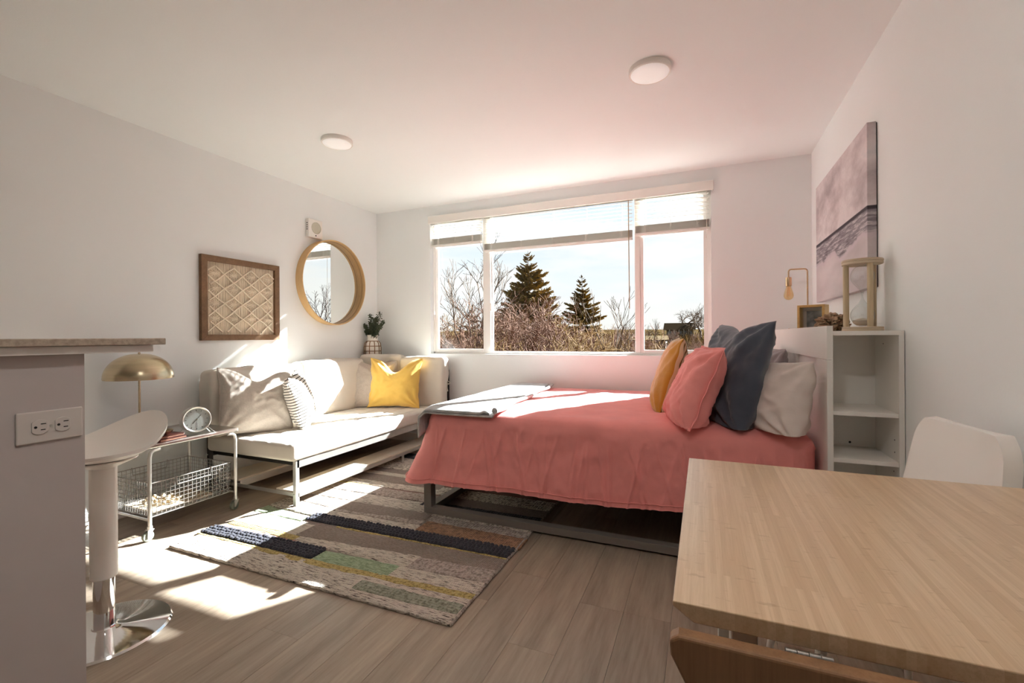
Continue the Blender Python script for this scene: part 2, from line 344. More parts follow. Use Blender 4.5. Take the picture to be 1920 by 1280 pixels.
# valance and blinds
val = MB().box((-2.552, 3.872, 2.213), (0.082, 3.886, 2.288)).box((-2.552, 3.886, 2.213), (-2.538, 3.9035, 2.288)).box((0.068, 3.886, 2.213), (0.082, 3.9035, 2.288))
vo = val.build('blind_valance', M['white'], loc=(-1.23, 3.88, 2.213), bevel=0.003); tag(vo, 'long white valance board across the top of the window', 'valance')
def blind(x0, x1, zb, nopen, label, wand_x, wand_z, cord=None, tilt=10):
    b = thing('venetian_blind', label, 'blind', ((x0 + x1) / 2, 3.93, 2.21), 'venetian blinds at the window')
    part('headrail', MB().box((x0, 3.908, 2.222), (x1, 3.955, 2.262)), M['white'], b, bevel=0.002)
    zs = zb + 0.082
    mb = MB(); t = R(tilt); c, sn = math.cos(t) * 0.024, math.sin(t) * 0.024
    poly = [(0, -c, -sn), (0, 0, 0.0035), (0, c, sn), (0, c, sn - 0.0026), (0, 0, 0.0009), (0, -c, -sn - 0.0026)]
    base = MB().prism([(x0 + 0.004, 3.93 + p[1], p[2]) for p in poly], (x1 - x0 - 0.008, 0, 0)).build('slat', M['white'], b, local=False)
    first = True
    n = nopen; z0 = 2.205; dz = (z0 - zs - 0.012) / max(1, n)
    for i in range(n):
        o = base if first else bpy.data.objects.new('slat', base.data)
        if not first: COL.objects.link(o); o.parent = b
        first = False
        o.location = (0, 0, z0 - dz * i)
    st = MB()
    r_ = random.Random(int(x0 * 100))
    for i in range(14):
        z = zb + 0.022 + i * 0.0043; j = r_.uniform(-0.002, 0.002)
        st.prism([(x0 + 0.004 + abs(j), 3.93 + p[1] * 1.02 + j, z + p[2] * 0.15) for p in poly], (x1 - x0 - 0.008, 0, 0))
    so = st.build('slat_stack', M['white'], b); so['kind'] = 'stuff'
    part('bottom_rail', MB().box((x0 + 0.003, 3.906, zb), (x1 - 0.003, 3.955, zb + 0.018)), M['white'], b, bevel=0.003)
    L = x1 - x0; nl = max(3, int(L / 0.27))
    for i in range(nl):
        x = x0 + 0.09 + (L - 0.18) * i / (nl - 1)
        for y in (3.904, 3.956): part('ladder_cord', MB().tube([(x, y, 2.23), (x, y, zb + 0.01)], 0.0011, 4), M['plastic'], b)
    for i in range(nl):
        x = x0 + 0.09 + (L - 0.18) * i / (nl - 1); k = MB(); r_ = random.Random(i)
        for q in range(7):
            z = zb + 0.02 + q * 0.009; k.tube([(x + r_.uniform(-.016, -.004), 3.903, z), (x, 3.899, z - 0.008), (x + r_.uniform(.004, .016), 3.903, z + r_.uniform(-.006, .003))], 0.0013, 4)
        part('cord_loop', k, M['plastic'], b)
    if wand_z: part('wand', MB().tube([(wand_x, 3.9, 2.215), (wand_x + 0.004, 3.898, wand_z)], 0.0042, 6), M['wandmat'], b)
    if cord: part('lift_cord', MB().tube([(cord[0], 3.9, 2.215), (cord[0], 3.9, cord[1] + 0.03)], 0.0022, 5).cyl((cord[0], 3.9, cord[1] + 0.03), (cord[0], 3.9, cord[1]), 0.003, 0.007, 8), M['plastic'], b)
M['wandmat'] = plain('clear_brown_wand', lin(170, 150, 120), 0.3)
blind(-2.535, -1.972, 1.985, 5, 'short white venetian blind over the left casement, raised stack', 0, 0, (-2.50, 1.30), -4)
blind(-1.950, -0.545, 1.888, 7, 'wide white venetian blind over the middle pane with long dark wand', -0.575, 1.30, None, 11)
blind(-0.528, 0.052, 1.915, 6, 'white venetian blind over the right casement by the bed head', 0, 0, (0.03, 1.84), 2)

# ------------------------------------------------------------------ bar counter
PX = -1.37
kw = MB().box((LW + 0.001, -0.15, 0), (PX, 0.600, 1.036)).build('breakfast_bar', plain('bar_wall_paint_shaded', lin(190, 181, 177), 0.85, bump=0.12, bs=90), loc=(-2.3, 0.2, 0)); tag(kw, 'painted breakfast bar half wall under the quartz top', 'counter')  # white wall painted greyer to carry the shade on the bar end
def quartz():
    k = MatB('speckled_quartz', lin(176, 160, 142), 0.3); n = k.noise(260, 2, 0.5); n2 = k.noise(90, 3, 0.6)
    c = k.map(n2, [(0.35, lin(160, 145, 128)), (0.65, lin(186, 170, 152))]); c = k.mix(k.g(n, 0.68, 0.74, 0, 0.7), c, lin(110, 92, 76)); k.color(c); return k.m
MB().box((LW + 0.001, -0.165, 1.0555), (-1.33, 0.757, 1.0725)).build('quartz_worktop', quartz(), loc=(-2.3, 0.3, 1.0555), bevel=0.002); tag(bpy.data.objects['quartz_worktop'], 'speckled taupe quartz worktop overhanging the breakfast bar', 'worktop')
MB().box((LW + 0.001, -0.15, 1.0365), (-1.345, 0.735, 1.055)).build('support_board', M['trim'], loc=(-2.3, 0.3, 1.0365), bevel=0.001); tag(bpy.data.objects['support_board'], 'white painted board under the quartz worktop', 'board')
# outlet
ou = thing('wall_outlet', 'white double power outlet plate on the end of the breakfast bar', 'outlet', (PX, 0.537, 0.876))
oc = (0.537, 0.876)
part('cover_plate', MB().box((PX, oc[0] - 0.057, oc[1] - 0.035), (PX + 0.006, oc[0] + 0.057, oc[1] + 0.035)), M['plate'], ou, bevel=0.004, seg=3)
for dy in (-0.0195, 0.0195):
    yc = oc[0] + dy; poly = []
    for k in range(28):
        a = 2 * math.pi * k / 28; poly.append((PX + 0.005, yc + max(-0.0135, min(0.0135, 0.0172 * math.cos(a))), oc[1] + 0.0165 * math.sin(a)))
    so = part('socket', MB().prism(poly, (0.0035, 0, 0)), M['plate'], ou, bevel=0.0008)
    m = MB().box((PX + 0.0084, yc + 0.001, oc[1] + 0.0055), (PX + 0.0088, yc + 0.010, oc[1] + 0.0075)).box((PX + 0.0084, yc + 0.001, oc[1] - 0.0075), (PX + 0.0088, yc + 0.009, oc[1] - 0.0055)).cyl((PX + 0.0084, yc - 0.0075, oc[1]), (PX + 0.0088, yc - 0.0075, oc[1]), 0.0028, n=12)
    part('slot', m, M['dark'], so)
part('screw', MB().cyl((PX + 0.0055, oc[0], oc[1]), (PX + 0.0072, oc[0], oc[1]), 0.003, n=12), M['steel'], ou)

# ------------------------------------------------------------------ bar stool
SC = (-2.017, 0.936)
st = thing('bar_stool', 'white plastic bar stool on a round chrome base at the breakfast bar', 'stool', (SC[0], SC[1], 0))
part('base', MB().lathe([(0.0, 0), (0.2, 0), (0.2, 0.004), (0.194, 0.011), (0.06, 0.018), (0.036, 0.026), (0.034, 0.03), (0, 0.03)], (SC[0], SC[1], 0), 64), M['chrome'], st, smooth=30)
part('gas_lift', MB().cyl((SC[0], SC[1], 0.025), (SC[0], SC[1], 0.23), 0.031, n=32), M['chrome'], st, smooth=40)
part('sleeve', MB().lathe([(0.036, 0.205), (0.0395, 0.209), (0.0395, 0.63), (0.03, 0.64)], (SC[0], SC[1], 0), 32), M['plastic'], st, smooth=40)
def seat(u, v, off):
    a = 2 * math.pi * u; r = v; c, s = math.cos(a), math.sin(a)
    rx, ry = 0.215, 0.185
    rim = 0.688 + 0.098 * max(0, s) ** 1.6 - 0.012 * max(0, -s)
    cz = 0.648; p = r ** 2.4
    z = cz + (rim - cz) * p
    return (SC[0] + rx * r * c, SC[1] + ry * r * s * (1 - 0.05 * max(0, s)) , z + off * (1 - 0.0 * r))
m = MB(); m.grid(lambda u, v: seat(u, v, 0), 64, 20, cu=True); m.grid(lambda u, v: seat(u, 1 - v, -0.011 - 0.004 * v), 64, 20, cu=True)
n0 = 64 * 21; m.f += [(64 * 20 + i, 64 * 20 + (i + 1) % 64, n0 + (i + 1) % 64, n0 + i) for i in range(64)]; m.m += [0] * 64
part('seat', m, M['plastic'], st, smooth=60)
part('seat_mount', MB().lathe([(0.03, 0.6), (0.07, 0.618), (0.10, 0.632), (0.10, 0.636)], (SC[0], SC[1], 0), 32), M['plastic'], st, smooth=40)

# ------------------------------------------------------------------ rolling side table with wire basket
TX0, TX1, TY0, TY1, TZ = -3.175, -2.70, 1.437, 1.953, 0.512
ct = thing('rolling_side_table', 'stainless steel side table on casters beside the daybed', 'side table', (-2.94, 1.695, 0))
part('tabletop', MB().box((TX0, TY0, TZ - 0.026), (TX1, TY1, TZ)), M['steel'], ct, bevel=0.008, seg=3)
legs = [(TX1 - 0.012, TY0 + 0.022, 0, -1), (TX1 - 0.012, TY1 - 0.016, 0, 1), (TX0 + 0.014, TY0 + 0.022, 0, -1), (TX0 + 0.014, TY1 - 0.016, 0, 1)]
for lx, ly, _, sgn in legs:
    lg = part('leg', MB().tube([(lx, ly - sgn * 0.05, TZ - 0.034), (lx, ly - sgn * 0.02, TZ - 0.037), (lx, ly - sgn * 0.005, TZ - 0.048), (lx, ly, TZ - 0.075), (lx, ly, 0.075)], 0.0095, 12).cyl((lx, ly, 0.078), (lx, ly, 0.062), 0.0125, n=12), M['galv'], ct, smooth=50)
    part('caster_fork', MB().box((lx - 0.014, ly - 0.014, 0.058), (lx + 0.014, ly + 0.014, 0.063)).prism([(lx - 0.014, ly - 0.016, 0.06), (lx - 0.014, ly + 0.012, 0.06), (lx - 0.014, ly - 0.008, 0.02), (lx - 0.014, ly - 0.018, 0.02)], (0.003, 0, 0)).prism([(lx + 0.011, ly - 0.016, 0.06), (lx + 0.011, ly + 0.012, 0.06), (lx + 0.011, ly - 0.008, 0.02), (lx + 0.011, ly - 0.018, 0.02)], (0.003, 0, 0)), M['galv'], lg)
    part('caster_wheel', MB().lathe([(0.006, -0.008), (0.024, -0.0085), (0.0275, -0.005), (0.0275, 0.005), (0.024, 0.0085), (0.006, 0.008)], (lx, ly - 0.010, 0.0277), 24, axis='X'), M['rubber'], lg, smooth=30)
for y in (TY0 + 0.022, TY1 - 0.016): part('cross_rail', MB().tube([(TX0 + 0.014, y, 0.107), (TX1 - 0.012, y, 0.107)], 0.0065, 8), M['galv'], ct, smooth=50)
# the basket
bx0, bx1, by0, by1, bz0, bz1 = -3.145, -2.728, 1.478, 1.918, 0.116, 0.296
bk = thing('wire_basket', 'square wire mesh basket slung under the steel side table', 'basket', ((bx0 + bx1) / 2, (by0 + by1) / 2, bz0))
def wires(a0, a1, n, f, r=0.0015):
    m = MB()
    for i in range(n + 1): t = a0 + (a1 - a0) * i / n; m.tube(f(t), r, 4)
    return m
def panel(name, f_h, f_v):
    m = MB()
    for i in range(1, 8): m.tube(f_h(bz0 + (bz1 - bz0) * i / 8), 0.0014, 4)
    for i in range(0, 20): m.tube(f_v(i / 19), 0.0014, 4)
    part(name, m, M['wire'], bk)
panel('front_mesh', lambda z: [(bx1, by0, z), (bx1, by1, z)], lambda t: [(bx1, by0 + (by1 - by0) * t, bz0), (bx1, by0 + (by1 - by0) * t, bz1)])
panel('back_mesh', lambda z: [(bx0, by0, z), (bx0, by1, z)], lambda t: [(bx0, by0 + (by1 - by0) * t, bz0), (bx0, by0 + (by1 - by0) * t, bz1)])
panel('side_mesh', lambda z: [(bx0, by0, z), (bx1, by0, z)], lambda t: [(bx0 + (bx1 - bx0) * t, by0, bz0), (bx0 + (bx1 - bx0) * t, by0, bz1)])
panel('side_mesh', lambda z: [(bx0, by1, z), (bx1, by1, z)], lambda t: [(bx0 + (bx1 - bx0) * t, by1, bz0), (bx0 + (bx1 - bx0) * t, by1, bz1)])
m = MB()
for i in range(20):
    t = i / 19; m.tube([(bx0 + (bx1 - bx0) * t, by0, bz0), (bx0 + (bx1 - bx0) * t, by1, bz0)], 0.0014, 4); m.tube([(bx0, by0 + (by1 - by0) * t, bz0), (bx1, by0 + (by1 - by0) * t, bz0)], 0.0014, 4)
part('bottom_mesh', m, M['wire'], bk)
for nm, z, r in (('rim', bz1, 0.003), ('base_rim', bz0, 0.0028)):
    part(nm, MB().tube([(bx0, by0, z), (bx1, by0, z), (bx1, by1, z), (bx0, by1, z)], r, 6, closed=True), M['wire'], bk)
for x in (bx1 + 0.003, bx0 - 0.003):
    part('handle', MB().tube([(x, 1.60, bz1 + 0.006), (x, 1.605, bz1 - 0.04), (x, 1.79, bz1 - 0.04), (x, 1.795, bz1 + 0.006)], 0.0026, 6), M['wire'], bk)
tr = MB().box((-3.03, 1.50, bz0 + 0.004), (-2.76, 1.83, bz0 + 0.016)).build('wooden_board', M['palewood_h'], loc=(-2.9, 1.66, bz0 + 0.004), bevel=0.003); tag(tr, 'thin pale wooden board lying in the wire basket', 'board')
gd = thing('bead_garland', 'coiled garland of pale wooden beads on the board in the basket', 'garland', (-2.88, 1.62, bz0 + 0.016))
bm_ = MB().blob((0, 0, 0), 0.0105, 0.0105, 0.0105, 8); b0 = None
rr = random.Random(8)
for i in range(34):
    a = i * 0.52; r = 0.018 + 0.0022 * i; p = (r * 1.2 * math.cos(a), r * 0.95 * math.sin(a), 0.0107 + (0.004 if i % 5 == 0 else 0))
    if b0 is None: b0 = bm_.build('bead', M['palewood'], gd, local=True, smooth=60); o = b0
    else: o = bpy.data.objects.new('bead', b0.data); COL.objects.link(o); o.parent = gd
    o.location = p
# lamp on the table
LC = (-3.0, 1.565)
lp = thing('mushroom_lamp', 'brushed brass dome lamp standing on the steel side table', 'lamp', (LC[0], LC[1], TZ))
part('base', MB().lathe([(0, TZ), (0.075, TZ), (0.075, TZ + 0.008), (0.07, TZ + 0.012), (0.01, TZ + 0.014), (0, TZ + 0.014)], (LC[0], LC[1], 0), 40), M['brass'], lp, smooth=30)
part('stem', MB().cyl((LC[0], LC[1], TZ + 0.01), (LC[0], LC[1], 0.97), 0.0058, n=14), M['brass'], lp, smooth=50)
pr = [(0.163 * math.cos(R(90 * i / 20)) ** 0.9 if i < 20 else 0.003, 0.845 + 0.142 * math.sin(R(90 * i / 20))) for i in range(21)]
m = MB().lathe(pr, (LC[0], LC[1], 0), 56, cap=False).lathe([(max(0.002, r - 0.003), z - 0.003) for r, z in pr][::-1], (LC[0], LC[1], 0), 56, cap=False)
part('shade', m, M['brass'], lp, smooth=50)
part('finial', MB().lathe([(0.006, 0.984), (0.006, 0.992), (0.003, 0.996), (0, 0.996)], (LC[0], LC[1], 0), 16), M['brass'], lp, smooth=40)
part('bulb', MB().lathe([(0.012, 0.90), (0.014, 0.88), (0.028, 0.86), (0.028, 0.85), (0.015, 0.835), (0, 0.832)][::-1], (LC[0] + 0.03, LC[1], 0), 20), M['plastic'], lp, smooth=60)
# books and dish
def book(name, label, c, sx_, sy_, z, h, yaw, mat):
    b = thing(name, label, 'book', (c[0], c[1], z), rot=(0, 0, R(yaw)))
    part('cover', MB().box((-sx_ / 2, -sy_ / 2, 0), (sx_ / 2, sy_ / 2, 0.0022)).box((-sx_ / 2, -sy_ / 2, h - 0.0022), (sx_ / 2, sy_ / 2, h)).box((-sx_ / 2, -sy_ / 2, 0), (-sx_ / 2 + 0.0025, sy_ / 2, h)), mat, b, local=True, bevel=0.0008)
    part('pages', MB().box((-sx_ / 2 + 0.0026, -sy_ / 2 + 0.004, 0.0023), (sx_ / 2 - 0.004, sy_ / 2 - 0.004, h - 0.0023)), M['pages'], b, local=True)
M['pages'] = plain('paper', lin(196, 150, 128), 0.9)
M['redbook'] = plain('oxblood_leather', lin(96, 40, 34), 0.5, bump=0.2); M['redbook2'] = plain('brown_leather', lin(96, 46, 36), 0.5, bump=0.2)
book('book', 'oxblood red book at the bottom of the pair by the clock', (-2.80, 1.565), 0.15, 0.20, TZ, 0.014, 96, M['redbook'])
book('book', 'dark brown book on top of the red one under the gold dish', (-2.805, 1.57), 0.135, 0.185, TZ + 0.0142, 0.013, 92, M['redbook2'])
MB().lathe([(0.0, 0.0), (0.030, 0.0), (0.046, 0.010), (0.052, 0.021), (0.049, 0.021), (0.043, 0.011), (0.029, 0.004), (0, 0.003)], (0, 0, 0), 40).build('gold_dish', M['brass'], loc=(-2.79, 1.565, TZ + 0.0274), smooth=40, local=True); tag(bpy.data.objects['gold_dish'], 'small shallow gold dish on the stacked books', 'dish')
# clock
CN = Vector((0.96, -0.28, 0.10)).normalized(); cc = Vector((-2.735, 1.715, 0.599))
ck = thing('desk_clock', 'round silver desk clock on wire feet on the side table', 'clock', (cc.x, cc.y, TZ))
cu = (Vector((0, 0, 1)) - CN * CN.z).normalized(); cr_ = cu.cross(CN)
cr_ = -cr_ if cr_.y < 0 else cr_
def disc(rs, n=48):
    """lathe about the clock's axis: list of (radius, distance along the face normal)"""
    m = MB(); v = []
    for r, t in rs:
        for k in range(n):
            a = 2 * math.pi * k / n; v.append(cc + CN * t + cr_ * (r * math.cos(a)) + cu * (r * math.sin(a)))
    L = len(rs); m.add(v, [(i * n + k, i * n + (k + 1) % n, (i + 1) * n + (k + 1) % n, (i + 1) * n + k) for i in range(L - 1) for k in range(n)] + [tuple(range(n)), tuple((L - 1) * n + k for k in range(n))])
    return m
part('case', disc([(0.060, -0.06), (0.072, -0.055), (0.074, 0.0), (0.074, 0.012), (0.070, 0.016), (0.064, 0.012), (0.064, 0.004)]), M['galv'], ck, smooth=35)
part('dial', disc([(0.0635, 0.0045), (0.0635, 0.005)]), plain('dial_white', lin(222, 222, 220), 0.5), ck)
m = MB()
for k in range(12):
    a = R(30 * k); d = cr_ * math.sin(a) + cu * math.cos(a); m.tube([cc + CN * 0.0056 + d * 0.050, cc + CN * 0.0056 + d * 0.057], 0.0018, 4)
part('hour_mark', m, M['dark'], ck)
for nm, ang, L, r in (('hour_hand', 222, 0.030, 0.0018), ('minute_hand', 43, 0.034, 0.0013), ('second_hand', 178, 0.045, 0.0008)):
    a = R(ang); d = cr_ * math.sin(a) + cu * math.cos(a); part(nm, MB().tube([cc + CN * 0.007 - d * 0.006, cc + CN * 0.007 + d * L], r, 5), M['dark'], ck)
part('hub', disc([(0.004, 0.006), (0.004, 0.009)], 12), M['brass'], ck)
part('glass', disc([(0.064, 0.010), (0.064, 0.0108)]), M['clear'], ck)
for s_ in (-1, 1):
    p = cc + cr_ * (0.052 * s_) - cu * 0.045
    part('foot', MB().tube([p - CN * 0.045, (p.x - 0.03 * CN.x + cr_.x * 0.03 * s_, p.y + cr_.y * 0.032 * s_, TZ + 0.0015), (p.x + 0.025 * CN.x + cr_.x * 0.028 * s_, p.y + cr_.y * 0.03 * s_, TZ + 0.0015), p + CN * 0.004], 0.0017, 6), M['galv'], ck)
# ------------------------------------------------------------------ daybed
SX0, SX1, SY0, SY1 = -3.165, -2.364, 2.085, 3.845
db = thing('daybed_sofa', 'steel framed daybed sofa with cream cushions along the left wall', 'sofa', (-2.77, 2.97, 0))
for x, y, z in ((SX1 - 0.012, SY0, 0.30), (SX1 - 0.012, SY1 - 0.1, 0.30), (SX0 + 0.012, SY0 - 0.03, 0.765), (SX0 + 0.012, SY1 - 0.1, 0.765)):
    lg = part('leg', MB().box((x - 0.013, y, 0), (x + 0.012, y + 0.012, z)).box((x + 0.002, y + 0.012, 0), (x + 0.012, y + 0.028, z)), M['galv'] if z < 0.5 else M['black_metal'], db, bevel=0.001)
    for zz in ((0.285, 0.262, 0.085) if z < 0.5 else (0.27, 0.5)): part('bolt', MB().lathe([(0.0045, 0), (0.0045, -0.003), (0.002, -0.005)], (x - 0.004, y, zz), 10, axis='Y'), M['steel'], lg)
part('front_rail', MB().box((SX1 - 0.004, SY0 + 0.012, 0.251), (SX1, SY1, 0.300)).box((SX1 - 0.035, SY0 + 0.012, 0.297), (SX1, SY1, 0.300)), M['galv'], db)
part('back_rail', MB().box((SX0, SY0 - 0.02, 0.255), (SX0 + 0.006, SY1, 0.298)), M['black_metal'], db)
for y in (SY0 + 0.004, SY1 - 0.03): part('end_rail', MB().box((SX0, y, 0.268), (SX1 - 0.005, y + 0.006, 0.296)), M['black_metal'], db)
part('lower_end_rail', MB().box((SX0, SY0 + 0.006, 0.070), (SX1 - 0.02, SY0 + 0.012, 0.092)), M['galv'], db)
part('shelf_rail', MB().box((SX1 - 0.006, SY0 + 0.02, 0.064), (SX1, SY1 - 0.08, 0.090)), M['galv'], db)
part('shelf_rail', MB().box((SX0 + 0.26, SY0 + 0.02, 0.064), (SX0 + 0.266, SY1 - 0.08, 0.105)), M['galv'], db)
part('shelf_leg', MB().box((SX1 - 0.012, 3.18, 0), (SX1 - 0.002, 3.205, 0.066)), M['galv'], db)
part('lower_shelf', MB().box((SX1 - 0.19, SY0 + 0.015, 0.0905), (SX1 - 0.002, SY1 - 0.08, 0.101)), M['shelfwood'], db, bevel=0.001)
part('lower_shelf', MB().box((SX0 + 0.02, SY0 + 0.015, 0.1055), (SX0 + 0.26, SY1 - 0.08, 0.118)), M['shelfwood'], db, bevel=0.001)
for i in range(9):
    y = SY0 + 0.12 + i * 0.19; part('slat', MB().box((SX0 + 0.01, y, 0.284), (SX1 - 0.01, y + 0.06, 0.296)), M['shelfwood'], db)
def roundbox(x0, x1, y0, y1, z0, z1, r, n=(24, 24), bulge=(0, 0, 0), wr=0.0, seed=0, quilt=None):
    """soft cushion: superellipsoid-like block with bulging faces"""
    cx, cy, cz = (x0 + x1) / 2, (y0 + y1) / 2, (z0 + z1) / 2; hx, hy, hz = (x1 - x0) / 2, (y1 - y0) / 2, (z1 - z0) / 2
    m = MB(); bmx = bmesh.new(); bmesh.ops.create_cube(bmx, size=2.0)
    bmesh.ops.subdivide_edges(bmx, edges=bmx.edges[:], cuts=n[0], use_grid_fill=True)
    V = []
    for v in bmx.verts:
        p = v.co.copy(); q = Vector((p.x * hx, p.y * hy, p.z * hz))
        inner = Vector((max(-hx + r, min(hx - r, q.x)), max(-hy + r, min(hy - r, q.y)), max(-hz + r, min(hz - r, q.z))))
        d = q - inner
        if d.length > 1e-9: q = inner + d.normalized() * min(r, d.length * 1.0) if d.length > r else q
        bx, by, bz = (1 - p.x ** 2), (1 - p.y ** 2), (1 - p.z ** 2)
        q.x += math.copysign(bulge[0] * by * bz, p.x) * abs(p.x) ** 3; q.y += math.copysign(bulge[1] * bx * bz, p.y) * abs(p.y) ** 3; q.z += math.copysign(bulge[2] * bx * by, p.z) * abs(p.z) ** 3
        if wr:
            t = noise.noise(Vector((q.x * 6 + seed, q.y * 6, q.z * 6))) + 0.5 * noise.noise(Vector((q.x * 15 + seed, q.y * 15, q.z * 15)))
            q += q.normalized() * wr * t
        if quilt and p.z > 0.98: q.z -= quilt(q.x + cx, q.y + cy)
        V.append((q.x + cx, q.y + cy, q.z + cz))
    F = [tuple(l.vert.index for l in f.loops) for f in bmx.faces]; bmx.verts.index_update()
    bmx.free(); return m.add(V, F)
def quilt(x, y):
    g = lambda t, s: math.exp(-((((t / s) + 0.5) % 1 - 0.5) * s / 0.010) ** 2)
    ex = min(x + 3.17, -2.345 - x, y - 2.04, 3.83 - y)
    return 0.010 * max(g(x + 2.40, 0.16), g(y - 2.12, 0.145)) * min(1, max(0, ex / 0.05)) 
mt = roundbox(-3.16, -2.345, 2.045, 3.825, 0.298, 0.412, 0.028, (110, 110), (0.004, 0.004, 0.006), 0.004, 3, quilt)
mtp = part('mattress', mt, M['sofa'], db, smooth=80)
pipe = [(-2.352, 2.06 + 1.75 * i / 60, 0.395 + 0.002 * math.sin(i)) for i in range(61)]
part('piping', MB().tube(pipe, 0.003, 6), M['sofa'], mtp, smooth=60)
def backcushion(name, c, w, h, t, yaw, lean, seed):
    m = roundbox(-w / 2, w / 2, -t / 2, t / 2, 0, h, 0.036, (30, 30), (0.006, 0.026, 0.008), 0.010, seed)
    o = part(name, m, M['sofa'], db, local=True, smooth=80)
    o.location = Vector(c) - db.location; o.rotation_euler = (R(-lean), 0, R(yaw)); return o
def bow(parent, loc, s=1.0):
    m = MB()
    m.tube([(0, 0, 0), (0.02, -0.012, 0.014), (0.034, -0.01, 0.004), (0.018, -0.004, -0.004), (0, 0, 0)], 0.004, 6).tube([(0, 0, 0), (0.012, -0.01, -0.03), (0.016, -0.006, -0.05)], 0.004, 6).tube([(0, 0, 0), (-0.008, -0.012, -0.028)], 0.004, 6).blob((0, -0.002, 0), 0.008, 0.008, 0.008, 8)
    o = part('tie_bow', m, M['sofa'], parent, local=True, smooth=60); o.location = loc; o.scale = (s, s, s); return o
b1 = backcushion('back_cushion', (-3.075, 2.365, 0.405), 0.735, 0.455, 0.16, 90, 3, 1)
b2 = backcushion('back_cushion', (-3.075, 3.105, 0.405), 0.735, 0.470, 0.16, 90, 3, 7)
b3 = backcushion('back_cushion', (-2.93, 3.605, 0.405), 0.44, 0.495, 0.14, 14, 5, 12)
b4 = backcushion('back_cushion', (-2.515, 3.705, 0.405), 0.47, 0.475, 0.14, 12, 5, 19)
bow(b4, (0.225, 0.02, 0.22), 1.5); bow(b4, (0.21, 0.0, 0.06), 1.0); bow(b1, (-0.36, 0.03, 0.17), 1.0)
# wire grid behind the end cushions
m = MB()
for i in range(11): x = -3.1 + i * 0.08; m.tube([(x, SY1 - 0.012, 0.3), (x, SY1 - 0.012, 0.74)], 0.0025, 5)
for i in range(6): z = 0.34 + i * 0.08; m.tube([(-3.15, SY1 - 0.012, z), (-2.30, SY1 - 0.012, z)], 0.0025, 5)
part('back_grid', m, M['black_metal'], db)
part('end_post', MB().box((-2.318, SY1 - 0.02, 0.0), (-2.296, SY1, 0.745)), M['black_metal'], db)
part('top_rail', MB().box((-3.165, SY1 - 0.02, 0.733), (-2.296, SY1 - 0.004, 0.752)), M['black_metal'], db)
part('top_rail', MB().box((SX0, SY0 - 0.03, 0.745), (SX0 + 0.016, SY1, 0.765)), M['black_metal'], db)

